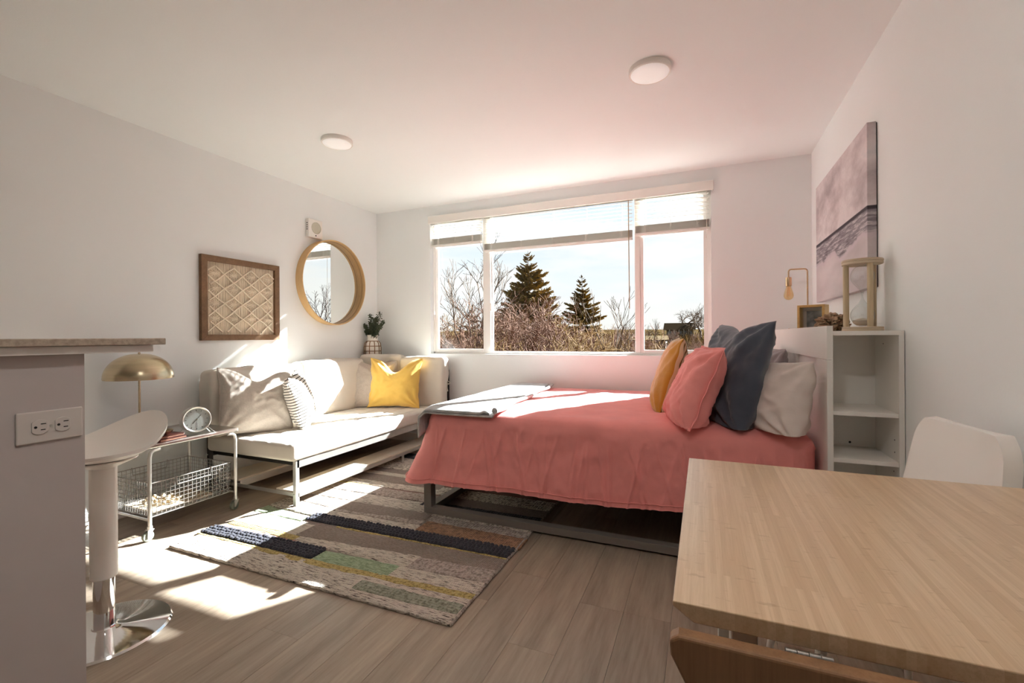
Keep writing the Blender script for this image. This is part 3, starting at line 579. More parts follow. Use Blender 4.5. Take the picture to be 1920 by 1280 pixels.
# ------------------------------------------------------------------ pillows
def pillow(name, label, group, mat, base, w, h, t, yaw, lean, roll=0.0, seed=0, chop=0.0, pinch=0.05, wr=0.006, back=None, pipe=None, n=56, flange=0.0, belly=0.0, full=2.4, squash=None, cat='pillow', slump=0.0, fold=1.0):
    rn = random.Random(seed); ph = [rn.uniform(0, 6.28) for _ in range(8)]
    def pt(u, v, side):
        au, av = min(1, abs(u)), min(1, abs(v))
        e = max(0, (1 - au ** 2.4)) ** 0.6 * max(0, (1 - av ** (full if v < 0 else 2.4))) ** (0.6 if full < 3 else 0.5)
        x = w / 2 * u * (1 - pinch * (1 - v * v)); z = h / 2 * v * (1 - pinch * (1 - u * u))
        y = side * t / 2 * e * (1 + belly * (-v))
        # folds that radiate from the corners
        for i, (cu_, cv) in enumerate(((1, 1), (-1, 1), (1, -1), (-1, -1))):
            du, dv = u - cu_, v - cv; r = math.hypot(du, dv); a = math.atan2(dv, du)
            y += side * fold * 0.10 * t * e ** 0.5 * math.sin(a * (9 + i) + ph[i] + side) * math.exp(-((r - 0.45) / 0.35) ** 2) * 0.55
        q = Vector((x * 7 + seed * 3.1, side * 2.0 + seed, z * 7))
        y += side * wr * e ** 0.4 * (1.2 * noise.noise(q) + 0.8 * (1 - abs(noise.noise(q * 2.2 + Vector((5, 1, 2))) * 2)) + 0.4 * noise.noise(q * 5))
        if chop:
            k = math.exp(-(u / 0.42) ** 2) * max(0, (v + 0.35) / 1.35) ** 2
            z -= chop * k; y *= 1 - 0.35 * k
        zz = z + h / 2
        if slump: zz = zz * (1 - slump * (1 - zz / h) * e)
        edge = (noise.noise(Vector((u * 3 + seed, v * 3, 9.0))) * 0.010)
        return (x + edge * au ** 6, y + edge * max(au, av) ** 6, max(0, zz) + edge * 0.5 * av ** 6)
    m = MB(); W = n + 1
    sm = lambda s: math.copysign(1 - (1 - abs(s)) ** 1.25, s)
    V = [pt(sm(-1 + 2 * i / n), sm(-1 + 2 * j / n), -1) for j in range(W) for i in range(W)]
    idx = {}
    for j in range(W):
        for i in range(W):
            if i in (0, n) or j in (0, n): idx[i, j] = j * W + i
            else: idx[i, j] = len(V); V.append(pt(sm(-1 + 2 * i / n), sm(-1 + 2 * j / n), 1))
    if squash is not None:                             # what would sink into the bed is pressed flat against it
        rm = Euler((R(-lean), R(roll), R(yaw))).to_matrix(); ri = rm.transposed(); bv_ = Vector(base)
        for i_, p in enumerate(V):
            q = rm @ Vector(p) + bv_
            if q.z < squash: q.z = squash + (squash - q.z) * 0.06; V[i_] = tuple(ri @ (q - bv_))
    F = [(j * W + i, j * W + i + 1, (j + 1) * W + i + 1, (j + 1) * W + i) for j in range(n) for i in range(n)]
    G = [(idx[i, j], idx[i, j + 1], idx[i + 1, j + 1], idx[i + 1, j]) for j in range(n) for i in range(n)]
    m.add(V, F, 0); m.f += G; m.m += [1 if back else 0] * len(G)
    o = m.build(name, [mat, back] if back else mat, None, loc=base, rot=(R(-lean), R(roll), R(yaw)), smooth=70, local=True)
    tag(o, label, cat, group)
    loop = [V[i] for i in range(W)] + [V[j * W + n] for j in range(1, W)] + [V[n * W + i] for i in range(n - 1, -1, -1)] + [V[j * W] for j in range(n - 1, 0, -1)]
    if pipe: MB().tube(loop, pipe[0], 6, closed=True).build('piping', pipe[1], o, smooth=60, local=True)
    if flange:
        c = Vector((0, 0, h / 2)); f = []
        outer = [tuple(Vector(p) + (Vector(p) - c).normalized() * flange * (0.9 + 0.12 * math.sin(i * 0.21))) for i, p in enumerate(loop)]
        L = len(loop); mm = MB(); mm.add(loop + outer, [(i, (i + 1) % L, L + (i + 1) % L, L + i) for i in range(L)]); mm.build('flange', mat, o, smooth=60, local=True)
    return o
gp = 'cushions on the daybed'
pillow('throw_pillow', 'large pale grey linen cushion dented on top, nearest the steel side table', gp, M['greylinen'], (-2.845, 2.195, 0.412), 0.50, 0.455, 0.17, 74, 16, 6, 11, chop=0.075, pinch=0.07, pipe=(0.0035, M['greylinen']), cat='cushion', fold=0.7, wr=0.010)
pillow('throw_pillow', 'white cushion with thin dark ticking stripes leaning on the grey one', gp, M['ticking'], (-2.765, 2.565, 0.412), 0.42, 0.42, 0.16, 128, 16, -8, 23, chop=0.03, pinch=0.06, pipe=(0.003, M['ticking']), cat='cushion')
pillow('throw_pillow', 'taupe linen cushion half hidden behind the yellow cushion', gp, M['greylinen2'], (-2.88, 3.40, 0.412), 0.44, 0.45, 0.14, 32, 12, 2, 31, chop=0.04, pipe=(0.0035, M['greylinen2']), cat='cushion')
pillow('throw_pillow', 'bright yellow cushion with a deep dent in its top edge', gp, M['yellow'], (-2.66, 3.44, 0.415), 0.50, 0.47, 0.17, 20, 11, 1, 47, chop=0.12, pinch=0.08, cat='cushion', fold=1.3)

# ------------------------------------------------------------------ bed
bf = thing('bed', 'dark metal bed frame with a low rectangular sled base', 'bed', (-0.55, 3.05, 0))
Y0, Y1 = 2.305, 3.80
part('base_rail', MB().box((-1.56, Y0, 0.013), (0.46, Y0 + 0.05, 0.052)), M['bed_metal'], bf, bevel=0.002)
part('base_rail', MB().box((-1.56, Y1 - 0.05, 0.013), (0.46, Y1, 0.052)), M['bed_metal'], bf, bevel=0.002)
for x in (-1.56, 0.41): part('cross_rail', MB().box((x, Y0 + 0.05, 0.013), (x + 0.05, Y1 - 0.05, 0.052)), M['bed_metal'], bf, bevel=0.002)
for x in (-1.56, 0.41):
    for y in (Y0, Y1 - 0.05): part('leg', MB().box((x, y, 0.052), (x + 0.052, y + 0.05, 0.33)), M['bed_metal'], bf, bevel=0.002)
part('bed_deck', MB().box((-1.56, Y0, 0.33), (0.46, Y1, 0.37)), M['bed_metal'], bf, bevel=0.002)
part('mattress', MB().box((-1.555, 2.34, 0.372), (0.45, 3.795, 0.60)), M['whitecloth'], bf, bevel=0.04, seg=4)
for x in (0.0,):
    pass
# coral bed cover: concentric rings on top, then a flaring skirt
x0, x1, y0, y1 = -1.555, 0.452, 2.315, 3.815
def outline(n=420, r=0.09):
    P = []; segs = [((x1 - r, y0), (x0 + r, y0), 0.36), None]
    def arc(cx, cy, a0, k): return [(cx + r * math.cos(a0 + (math.pi / 2) * i / k), cy + r * math.sin(a0 + (math.pi / 2) * i / k), math.cos(a0 + (math.pi / 2) * i / k), math.sin(a0 + (math.pi / 2) * i / k)) for i in range(k)]
    nx, ny, k = 380, 110, 24
    P += [(x1 - r - (x1 - x0 - 2 * r) * i / nx, y0, 0, -1) for i in range(nx)]
    c = arc(x0 + r, y0 + r, math.pi, k); c = [c[-i - 1] for i in range(k)]
    c = [(x0 + r + r * math.cos(t), y0 + r + r * math.sin(t), math.cos(t), math.sin(t)) for t in [(-math.pi / 2) - (math.pi / 2) * i / k for i in range(k)]]; P += c
    P += [(x0, y0 + r + (y1 - y0 - 2 * r) * i / ny, -1, 0) for i in range(ny)]
    P += [(x0 + r + r * math.cos(t), y1 - r + r * math.sin(t), math.cos(t), math.sin(t)) for t in [math.pi - (math.pi / 2) * i / k for i in range(k)]]
    P += [(x0 + r + (x1 - x0 - 2 * r) * i / nx, y1, 0, 1) for i in range(nx)]
    P += [(x1 - r + r * math.cos(t), y1 - r + r * math.sin(t), math.cos(t), math.sin(t)) for t in [math.pi / 2 - (math.pi / 2) * i / k for i in range(k)]]
    P += [(x1, y1 - r - (y1 - y0 - 2 * r) * i / ny, 1, 0) for i in range(ny)]
    P += [(x1 - r + r * math.cos(t), y0 + r + r * math.sin(t), math.cos(t), math.sin(t)) for t in [-(math.pi / 2) * i / k for i in range(k)]]
    return P
OL = outline(); NO = len(OL); cxm, cym = (x0 + x1) / 2, (y0 + y1) / 2
rb = random.Random(5)
creases = [(rb.uniform(-1.45, 0.4), rb.uniform(-0.25, 0.25), rb.uniform(0.005, 0.011), rb.uniform(0.5, 1.0)) for _ in range(26)] + [(-0.62, -0.05, .009, 1), (-0.55, .0, .008, 1), (-0.44, .02, .008, 1), (-0.30, .3, .009, 1), (-0.75, -.22, .009, 1)]
def skirt_fold(x, y, s, d):
    """outward push of the hanging cloth; s runs along the edge, d is 0 at the top, 1 at the hem"""
    a = 0.016 * d * math.sin(s * 9.0 + 1.3 * noise.noise(Vector((s * 1.3, 0, 0)))) * (0.5 + noise.noise(Vector((s * 2, 3, 0))))
    a += 0.012 * noise.noise(Vector((s * 7, d * 2.5, 1))) + 0.009 * (0.5 - abs(noise.noise(Vector((s * 11, d * 3.2, 4))))) + 0.004 * noise.noise(Vector((s * 30, d * 9, 8)))
    for cx_, sl, wd, am in creases: a += 0.010 * am * math.exp(-((x - cx_ - sl * (d - 0.5) * 0.4) / wd) ** 2) * min(1, d * 4)
    return a
rings = []
TOP = 0.632
for k in range(34):
    f = 1 - (k / 33.0) ** 1.0 if False else (k / 33.0)
    ring = []
    for (px, py, nx_, ny_) in OL:
        s = 0.02 + 0.98 * f
        ix, iy = cxm + (px - nx_ * 0.07 - cxm) * s, cym + (py - ny_ * 0.07 - cym) * s
        z = TOP + 0.004 * noise.noise(Vector((ix * 3, iy * 3, 0))) + 0.0035 * noise.noise(Vector((ix * 9, iy * 9, 2))) + 0.003 * (1 - abs(noise.noise(Vector((ix * 5, iy * 5, 6)))) * 3)
        z += 0.008 * math.exp(-((ix - 0.1) ** 2 + (iy - 2.6) ** 2) / 0.2) - 0.006 * f ** 8
        ring.append((ix, iy, z))
    rings.append(ring)
prof = [(-0.04, -0.010), (-0.018, -0.022), (0.000, -0.042), (0.010, -0.070)]
slen = np.cumsum([0] + [math.hypot(OL[i][0] - OL[i - 1][0], OL[i][1] - OL[i - 1][1]) for i in range(1, NO)])
def zone(nx_, ny_, px, py):
    """(hem height, flare) for each place of the outline"""
    near = max(0, -ny_); foot = max(0, -nx_); far = max(0, ny_); head = max(0, nx_)
    t = (px - x0) / (x1 - x0)
    hem = near * (0.222 + 0.022 * t) + foot * 0.235 + far * 0.42 + head * 0.36
    fl = near * (0.09 - 0.045 * t) + foot * 0.105 + far * 0.02 + head * 0.0
    tot = near + foot + far + head
    c = (near * foot) * 2
    return hem / tot - 0.012 * c, fl / tot + 0.05 * c
for o_, dz in prof: rings.append([(px + nx_ * o_, py + ny_ * o_, TOP + dz) for (px, py, nx_, ny_) in OL])
NS = 26
for k in range(1, NS + 1):
    d = k / NS; ring = []
    for i, (px, py, nx_, ny_) in enumerate(OL):
        hem, flr = zone(nx_, ny_, px, py)
        hem += 0.006 * math.sin(slen[i] * 5) + 0.004 * noise.noise(Vector((slen[i] * 6, 0, 3)))
        zt = TOP - 0.070; z = zt + (hem - zt) * d
        o_ = 0.010 + flr * (0.25 * d + 0.75 * d ** 1.4) + (skirt_fold(px, py, slen[i], d) if nx_ < 0.5 else 0)
        if nx_ > 0.5: o_ = 0.006
        ring.append((px + nx_ * o_, py + ny_ * o_, z))
    rings.append(ring)
ring = rings[-1]; rings.append([(p[0] - OL[i][2] * 0.006, p[1] - OL[i][3] * 0.006, p[2] + 0.001) for i, p in enumerate(ring)])
m = MB(); V = [p for r_ in rings for p in r_]
F = [(k * NO + i, k * NO + (i + 1) % NO, (k + 1) * NO + (i + 1) % NO, (k + 1) * NO + i) for k in range(len(rings) - 1) for i in range(NO)] + [tuple(range(NO))[::-1]]
F = [f[::-1] for f in F]
bc = m.add(V, F).build('bed_cover', M['pinkcloth'], loc=(cxm, cym, 0.3), smooth=80); tag(bc, 'coral pink cotton cover draped over the bed', 'bedspread')
hemr = rings[-3]; part('hem', MB().tube([(p[0] + OL[i][2] * 0.001, p[1] + OL[i][3] * 0.001, p[2] + 0.012) for i, p in enumerate(hemr)], 0.0028, 5, closed=True), M['pinkcloth'], bc, smooth=70)
# folded throw over the foot
def tw(layer):
    def f(u, v):
        y = 2.285 + v * 1.50; xr = -1.09 - 0.13 * v + 0.012 * math.sin(v * 17) - 0.02 * layer
        s = u * 0.62                                   # distance from the right edge over the bed towards the foot
        x = xr - s; z = TOP + 0.012 + 0.014 * layer + 0.003 * noise.noise(Vector((x * 6, y * 6, layer)))
        over = x0 + 0.03 - x
        if over > 0: x = x0 + 0.03 - min(over, 0.06) - 0.02 * over; z -= 0.9 * max(0, over - 0.02) + 0.25 * min(over, 0.02)
        e = max(0, 0.09 - v * 1.5) / 0.09
        z -= 0.022 * e * e; 
        if layer == 1 and u < 0.10:
            c = (0.10 - u) / 0.10; z += 0.012 * math.sin(c * math.pi) * (1 - v) ** 6
        return (x, y, z)
    return f
tb = MB()
for l in (0, 1): tb.grid(tw(l), 60, 110)
to = tb.build('throw_blanket', M['throw'], loc=(-1.35, 3.0, TOP), smooth=80); tag(to, 'folded pale grey throw laid across the foot of the coral bed', 'blanket')
sm = to.modifiers.new('thick', 'SOLIDIFY'); sm.thickness = 0.009; sm.offset = 1
part('edge_roll', MB().tube([(-1.075 - 0.13 * v + 0.012 * math.sin(v * 17), 2.285 + v * 1.5, TOP + 0.019 + 0.006 * (1 - v) ** 4) for v in [i / 60 for i in range(61)]], [0.011 + 0.007 * (1 - i / 60) ** 3 for i in range(61)], 10), M['throw'], to, smooth=70)
# bed pillows
gb = 'pillows propped at the head of the bed'
BZ = TOP + 0.004
pillow('bed_pillow', 'mustard velvet pillow with a striped back, frontmost on the bed', gb, M['mustard'], (-0.262, 2.90, BZ - 0.035), 0.46, 0.475, 0.15, -84, 17, 0, 61, full=5, squash=BZ, pinch=0.05, back=M['zebra'], chop=0.0)
pillow('bed_pillow', 'coral pink pillow matching the bed cover', gb, M['pinkcloth'], (-0.120, 2.46, BZ - 0.035), 0.42, 0.435, 0.18, -76, 22, 0, 72, full=6, squash=BZ, pinch=0.05, flange=0.018, wr=0.011, fold=1.6)
pillow('bed_pillow', 'big slate blue velvet pillow standing tall behind the coral one', gb, M['navy'], (0.060, 2.58, BZ - 0.035), 0.60, 0.555, 0.20, -70, 16, 0, 83, full=7, squash=BZ, pinch=0.05, chop=0.035, wr=0.010, fold=1.5)
pillow('bed_pillow', 'plump white pillow leaning on the headboard in front', gb, M['whitecloth'], (0.275, 2.42, BZ - 0.04), 0.42, 0.36, 0.21, -66, 14, -3, 94, full=5, squash=BZ, pinch=0.05, wr=0.009, fold=1.2)
pillow('bed_pillow', 'grey cotton pillow tucked behind the white one at the headboard', gb, M['greycloth'], (0.335, 3.20, BZ - 0.035), 0.60, 0.40, 0.15, -88, 11, 0, 105, squash=BZ, pinch=0.05)

# ------------------------------------------------------------------ headboard bookcase
HX0, HX1, HY0, HY1, HZ = 0.476, RW - 0.003, 2.253, 3.835, 1.107
hb = thing('headboard_bookcase', 'white panelled headboard with open shelves in its near end', 'bookcase', (0.61, 3.04, 0))
part('panel_back', MB().box((HX0 + 0.013, HY0 + 0.001, 0.0), (HX0 + 0.0213, HY1 - 0.001, HZ - 0.01)), M['white'], hb)
part('top_rail', MB().box((HX0, HY0, 0.965), (HX0 + 0.0215, HY1, HZ)), M['white'], hb, bevel=0.0012)
for a, b in ((HY0, HY0 + 0.16), (2.93, 3.08), (HY1 - 0.14, HY1)): part('stile', MB().box((HX0, a, 0), (HX0 + 0.0215, b, 0.9635)), M['white'], hb, bevel=0.0012)
part('top_board', MB().box((HX0 + 0.0215, HY0, 1.067), (HX1, HY1, 1.085)), M['white'], hb, bevel=0.001)
part('side_panel', MB().box((HX1 - 0.018, HY0, 0), (HX1, HY1, 1.067)), M['white'], hb, bevel=0.001)
part('back_panel', MB().box((HX0 + 0.0215, 2.525, 0.02), (HX1 - 0.018, 2.533, 1.067)), M['white'], hb)
for z in (0.753, 0.558, 0.30): part('shelf', MB().box((HX0 + 0.022, HY0 + 0.004, z - 0.018), (HX1 - 0.0185, 2.524, z)), M['white'], hb, bevel=0.001)
part('plinth', MB().box((HX0 + 0.022, HY0 + 0.02, 0), (HX1 - 0.0185, 2.524, 0.06)), M['white'], hb)
for x, y, z in ((HX1 - 0.0185, 2.30, 0.64), (HX1 - 0.0185, 2.30, 0.56 + .03), (HX1 - 0.0185, 2.31, 0.51), (HX1 - 0.0185, 2.42, 1.03)): part('shelf_hole', MB().lathe([(0.003, 0), (0.003, -0.0006)], (x, y, z), 10, axis='X'), M['dark'], hb)
for x, z in ((0.52, 1.03), (0.60, 1.03), (0.62, 0.575)): part('cam_screw', MB().lathe([(0.005, 0), (0.005, -0.001)], (x, 2.525, z), 12, axis='Y'), M['dark'] if z < 0.6 else M['white'], hb)
TZ2 = 1.085
# hourglass
HC = (0.648, 2.44)
hg = thing('hourglass', 'large hourglass in a round pale wood stand on the bookcase', 'hourglass', (HC[0], HC[1], TZ2))
part('base', MB().lathe([(0, 0), (0.074, 0), (0.075, 0.004), (0.075, 0.008), (0.073, 0.010), (0.074, 0.013), (0.074, 0.017), (0.072, 0.019), (0, 0.019)], (HC[0], HC[1], TZ2), 48), M['palewood_h'], hg, smooth=30)
part('top_disc', MB().lathe([(0, 0.292), (0.072, 0.292), (0.074, 0.294), (0.074, 0.301), (0.072, 0.303), (0.075, 0.306), (0.075, 0.311), (0.073, 0.314), (0, 0.314)], (HC[0], HC[1], TZ2), 48), M['palewood_h'], hg, smooth=30)
for a in (169, 283, 33):
    px, py = HC[0] + 0.058 * math.cos(R(a)), HC[1] + 0.058 * math.sin(R(a)); part('post', MB().cyl((px, py, TZ2 + 0.018), (px, py, TZ2 + 0.293), 0.0112, n=20), M['palewood'], hg, smooth=50)
pr = []
for i in range(41):
    t = i / 40; z = 0.022 + 0.268 * t; d = abs(t - 0.5) * 2
    r = 0.003 + 0.041 * (math.sin(min(1, d / 0.62) * math.pi / 2) ** 2.2) * (math.sqrt(max(0, 1 - max(0, (d - 0.62) / 0.385) ** 2)) if d > 0.62 else 1); pr.append((max(0.002, r), z))
part('glass_bulbs', MB().lathe(pr, (HC[0], HC[1], TZ2), 32, cap=False), M['clear'], hg, smooth=80)
part('sand', MB().lathe([(0, 0.024), (0.02, 0.025), (0.034, 0.036), (0.037, 0.046), (0.018, 0.054), (0, 0.058)], (HC[0], HC[1], TZ2), 24), plain('pale_sand', lin(224, 214, 200), 0.95, bump=0.5, bs=800), hg, smooth=40)
# driftwood
dw = MB(); 
bmx = bmesh.new(); bmesh.ops.create_icosphere(bmx, subdivisions=5, radius=1.0); bmx.verts.index_update()
V = []
for v in bmx.verts:
    p = v.co; q = Vector((p.x * 0.062, p.y * 0.13, p.z * 0.052))
    n_ = noise.noise(p * 2.3) * 0.30 + noise.noise(p * 5.0) * 0.26; c_ = noise.cell(p * 0.1)
    k = abs(noise.noise(p * 3.6 + Vector((3, 1, 7)))); q *= 1 + n_ - 0.75 * max(0, 0.10 - k) / 0.10 * 0.45
    V.append((q.x, q.y, max(-0.038, q.z)))
F = [tuple(l.vert.index for l in f.loops) for f in bmx.faces]; bmx.free()
dw.add(V, F).build('driftwood', M['drift'], loc=(0.600, 2.72, TZ2 + 0.038), smooth=50, local=True); tag(bpy.data.objects['driftwood'], 'gnarled brown driftwood lump on the bookcase beside the hourglass', 'driftwood')
# gold shadow box frame
gf = thing('photo_frame', 'small gold wooden box frame with a grey picture on the bookcase', 'picture frame', (0.588, 3.10, TZ2), rot=(0, 0, R(-30)))
a_, h_, d0, d1 = 0.070, 0.158, -0.034, 0.034
lk = dict(local=True)
part('frame', MB().box((-a_, d0, 0), (-a_ + 0.013, d1, h_)).box((a_ - 0.013, d0, 0), (a_, d1, h_)).box((-a_ + 0.013, d0, 0), (a_ - 0.013, d1, 0.013)).box((-a_ + 0.013, d0, h_ - 0.013), (a_ - 0.013, d1, h_)), M['goldwood'], gf, bevel=0.001, **lk)
part('mount', MB().box((-a_ + 0.013, d1 - 0.012, 0.013), (a_ - 0.013, d1 - 0.008, h_ - 0.013)), M['whitecloth'], gf, **lk)
k = MatB('grey_print', lin(130, 130, 132), 0.6); k.color(k.map(k.noise(22, 6), [(0.35, lin(96, 96, 100)), (0.65, lin(170, 170, 170))]))
part('picture', MB().box((-a_ + 0.030, d1 - 0.0135, 0.028), (a_ - 0.024, d1 - 0.0122, h_ - 0.034)), k.m, gf, **lk)
part('glass', MB().box((-a_ + 0.013, d0 + 0.018, 0.013), (a_ - 0.013, d0 + 0.020, h_ - 0.013)), M['clear'], gf, **lk)
# brass lamp with bare bulb
bl = thing('bulb_lamp', 'slim brass lamp with a bare filament bulb on the bookcase', 'lamp', (0.625, 3.45, TZ2))
bxp, byp, lxp = 0.626, 3.45, 0.520
part('base', MB().lathe([(0, 0), (0.07, 0), (0.07, 0.006), (0.067, 0.008), (0, 0.008)], (bxp - 0.055, byp, TZ2), 40), M['rose_brass'], bl, smooth=30)
arc = [(bxp, byp, TZ2 + 0.006), (bxp, byp, 1.482)] + [(bxp - 0.018 + 0.018 * math.cos(R(t)), byp, 1.482 + 0.018 * math.sin(R(t))) for t in (30, 60, 90)] + [(lxp + 0.014 - 0.014 * math.sin(R(t)), byp, 1.486 + 0.014 * math.cos(R(t))) for t in (0, 30, 60, 90)] + [(lxp, byp, 1.445)]
part('arm', MB().tube(arc, 0.0045, 10), M['rose_brass'], bl, smooth=60)
part('socket', MB().lathe([(0.006, 1.452), (0.017, 1.448), (0.018, 1.442), (0.018, 1.392), (0.015, 1.39)][::-1], (lxp, byp, 0), 24), M['rose_brass'], bl, smooth=40)
part('bulb', MB().lathe([(0.001, 1.300), (0.014, 1.303), (0.024, 1.312), (0.0285, 1.326), (0.027, 1.342), (0.021, 1.362), (0.0155, 1.38), (0.014, 1.392)], (lxp, byp, 0), 28, cap=False), M['amber'], bl, smooth=80)
m = MB()
for i in range(5):
    a = i * 1.256; m.tube([(lxp + 0.004 * math.cos(a), byp + 0.004 * math.sin(a), 1.385), (lxp + 0.011 * math.cos(a), byp + 0.011 * math.sin(a), 1.325)], 0.0008, 4)
part('filament', m, plain('filament', (0.9, 0.5, 0.18, 1), 0.4, var=0), bl)
part('switch', MB().cyl((bxp - 0.105, byp, TZ2 + 0.008), (bxp - 0.105, byp, TZ2 + 0.028), 0.004, n=12), M['rose_brass'], bl)
# canvas on the right wall
def beach():
    k = MatB('beach_print', (0.5, 0.5, 0.5, 1), 0.8, spec=0.2)
    sx_ = N(k.t, 'ShaderNodeSeparateXYZ'); k.t.links.new(k.tc.outputs['Object'], sx_.inputs[0]); z = sx_.outputs['Z']
    n1 = k.noise(2.6, 7, 0.6, (1, 1.0, 1.8), (R(35), 0, 0)); sky = k.map(n1, [(0.32, lin(172, 160, 163)), (0.45, lin(203, 192, 194)), (0.56, lin(224, 216, 217)), (0.72, lin(194, 194, 198))])
    n2 = k.noise(7.0, 8, 0.7, (1, 1, 9)); sea = k.map(n2, [(0.36, lin(112, 104, 110)), (0.52, lin(156, 150, 156)), (0.60, lin(206, 198, 202)), (0.68, lin(140, 134, 140))])
    n3 = k.noise(2.0, 5, 0.5, (1, 1, 3)); sand = k.map(n3, [(0.3, lin(192, 181, 184)), (0.7, lin(218, 208, 210))])
    wob = k.noise(3.0, 4, 0.5, (1, 1, 0.1)); zw = N(k.t, 'ShaderNodeMath', operation='ADD'); k.t.links.new(z, zw.inputs[0]); k.t.links.new(k.g(wob, 0.3, 0.7, -0.05, 0.05), zw.inputs[1])
    c = k.mix(k.g(zw.outputs[0], -0.150, -0.140), sand, sea); c = k.mix(k.mix(1.0, k.g(zw.outputs[0], -0.165, -0.148), k.g(zw.outputs[0], -0.125, -0.140), 'MULTIPLY'), c, lin(206, 194, 200))
    c = k.mix(k.g(z, -0.022, -0.012), c, lin(72, 66, 72)); c = k.mix(k.g(z, 0.0, 0.004), c, sky); k.color(c); k.bump(k.noise(400, 2), 0.15, 0.001); return k.m
cv = thing('canvas_print', 'large canvas print of a grey beach on the right wall', 'picture', (RW - 0.02, 3.055, 1.66))
part('canvas', MB().box((0.697, 2.548, 1.283), (RW - 0.004, 3.562, 2.043)), beach(), cv, bevel=0.002)
part('backing_frame', MB().box((RW - 0.004, 2.552, 1.287), (RW - 0.0005, 3.558, 2.039)), M['dark'], cv)

# ------------------------------------------------------------------ left wall: macrame, mirror, vent
mc = thing('macrame_art', 'square macrame cord panel in a brown wood frame on the wall', 'wall art', (LW, 2.354, 1.357))
my0, my1, mz0, mz1, fwid = 2.042, 2.667, 1.058, 1.660, 0.042
mX = LW + 0.0005
for nm, poly in (('frame_side', [(my0, mz0), (my0 + fwid, mz0 + fwid), (my0 + fwid, mz1 - fwid), (my0, mz1)]), ('frame_side', [(my1, mz0), (my1 - fwid, mz0 + fwid), (my1 - fwid, mz1 - fwid), (my1, mz1)]), ('frame_top', [(my0, mz1), (my0 + fwid, mz1 - fwid), (my1 - fwid, mz1 - fwid), (my1, mz1)]), ('frame_bottom', [(my0, mz0), (my0 + fwid, mz0 + fwid), (my1 - fwid, mz0 + fwid), (my1, mz0)])):
    part(nm, MB().prism([(mX, y, z) for y, z in poly], (0.03, 0, 0)), M['walnut'], mc, bevel=0.0015)
cordm = fabric('cotton_cord', lin(236, 222, 200), 0.08, 500, 0.6)
m = MB(); rr = random.Random(3)
ya, yb, za, zb = my0 + fwid, my1 - fwid, mz0 + fwid, mz1 - fwid
part('backing', MB().box((mX, ya, za), (mX + 0.003, yb, zb)), plain('backing_card', lin(150, 122, 92), 0.9), mc)
nc = 84
for i in range(nc):
    y = ya + (yb - ya) * (i + 0.5) / nc; pts = []
    for j in range(7): pts.append((mX + 0.008 + rr.uniform(-0.0008, 0.0008), y + (rr.uniform(-0.0016, 0.0016)), za + (zb - za) * j / 6))
    m.tube(pts, 0.0028, 5)
o = m.build('warp_cords', cordm, mc, smooth=60); o['kind'] = 'stuff'
# diamonds
nd = 4; cw = (yb - ya) / 3.85; rh = (zb - za - 0.09) / 4.0; yst = ya + 0.42 * cw
def cordpart(pts, r=0.0056, nm='diagonal_cord'): part(nm, MB().tube(pts, r, 6), cordm, mc, smooth=60)
def clipline(y_a, z_a, y_b, z_b):
    pts = []
    for i in range(25):
        t = i / 24; y, z = y_a + (y_b - y_a) * t, z_a + (z_b - z_a) * t
        if ya - 0.001 <= y <= yb + 0.001 and ztop - 4.5 * rh <= z <= ztop + 0.001: pts.append((mX + 0.0155 + 0.0012 * math.sin(i * 2.2), y, z + 0.003 * math.sin(i * 1.1)))
    return pts
ztop = zb - 0.028
for k in range(-5, 9):
    yy = yst + k * cw
    p = clipline(yy, ztop, yy + 5.0 * cw, ztop - 5.0 * rh)
    if len(p) > 2: cordpart(p)
    p = clipline(yy, ztop, yy - 5.0 * cw, ztop - 5.0 * rh)
    if len(p) > 2: cordpart(p)
for r_ in range(4):
    for c_ in range(4):
        cy_, cz_ = yst + c_ * cw, ztop - 0.5 * rh - r_ * rh
        mm = MB()
        for a in range(12):
            t = R(a * 30 + 15); L = 0.7; ey, ez = cy_ + 0.36 * cw * math.cos(t) * L, cz_ + 0.40 * rh * math.sin(t) * L
            ey = min(yb - 0.002, max(ya + 0.002, ey)); mm.tube([(mX + 0.011, cy_, cz_), (mX + 0.019, (cy_ + ey) / 2, (cz_ + ez) / 2), (mX + 0.011, ey, ez)], [0.002, 0.0042, 0.003], 5)
        part('knotted_fan', mm, cordm, mc, smooth=60)
# mirror
mr = thing('round_mirror', 'large round mirror in a deep blond wood hoop on the wall', 'mirror', (LW, 3.243, 1.583))
RR, YC, ZC = 0.393, 3.243, 1.583; D = 0.078
def hoop(prof): return MB().lathe([(r, d) for r, d in prof], (LW, YC, ZC), 96, axis='X', cap=False)
part('hoop', hoop([(RR - 0.012, 0.012), (RR - 0.011, D - 0.002), (RR - 0.009, D), (RR - 0.002, D), (RR, D - 0.002), (RR, 0.001), (RR - 0.012, 0.001), (RR - 0.012, 0.012)]), M['birch'], mr, smooth=35)
part('inner_line', hoop([(RR - 0.0125, 0.045), (RR - 0.0138, 0.0455), (RR - 0.0138, 0.0475), (RR - 0.0125, 0.048)]), plain('brown_joint', lin(110, 80, 44), 0.6), mr, smooth=35)
part('mirror_glass', MB().lathe([(RR - 0.0125, 0.008), (RR - 0.0125, 0.012)], (LW, YC, ZC), 96, axis='X'), M['mirror'], mr)
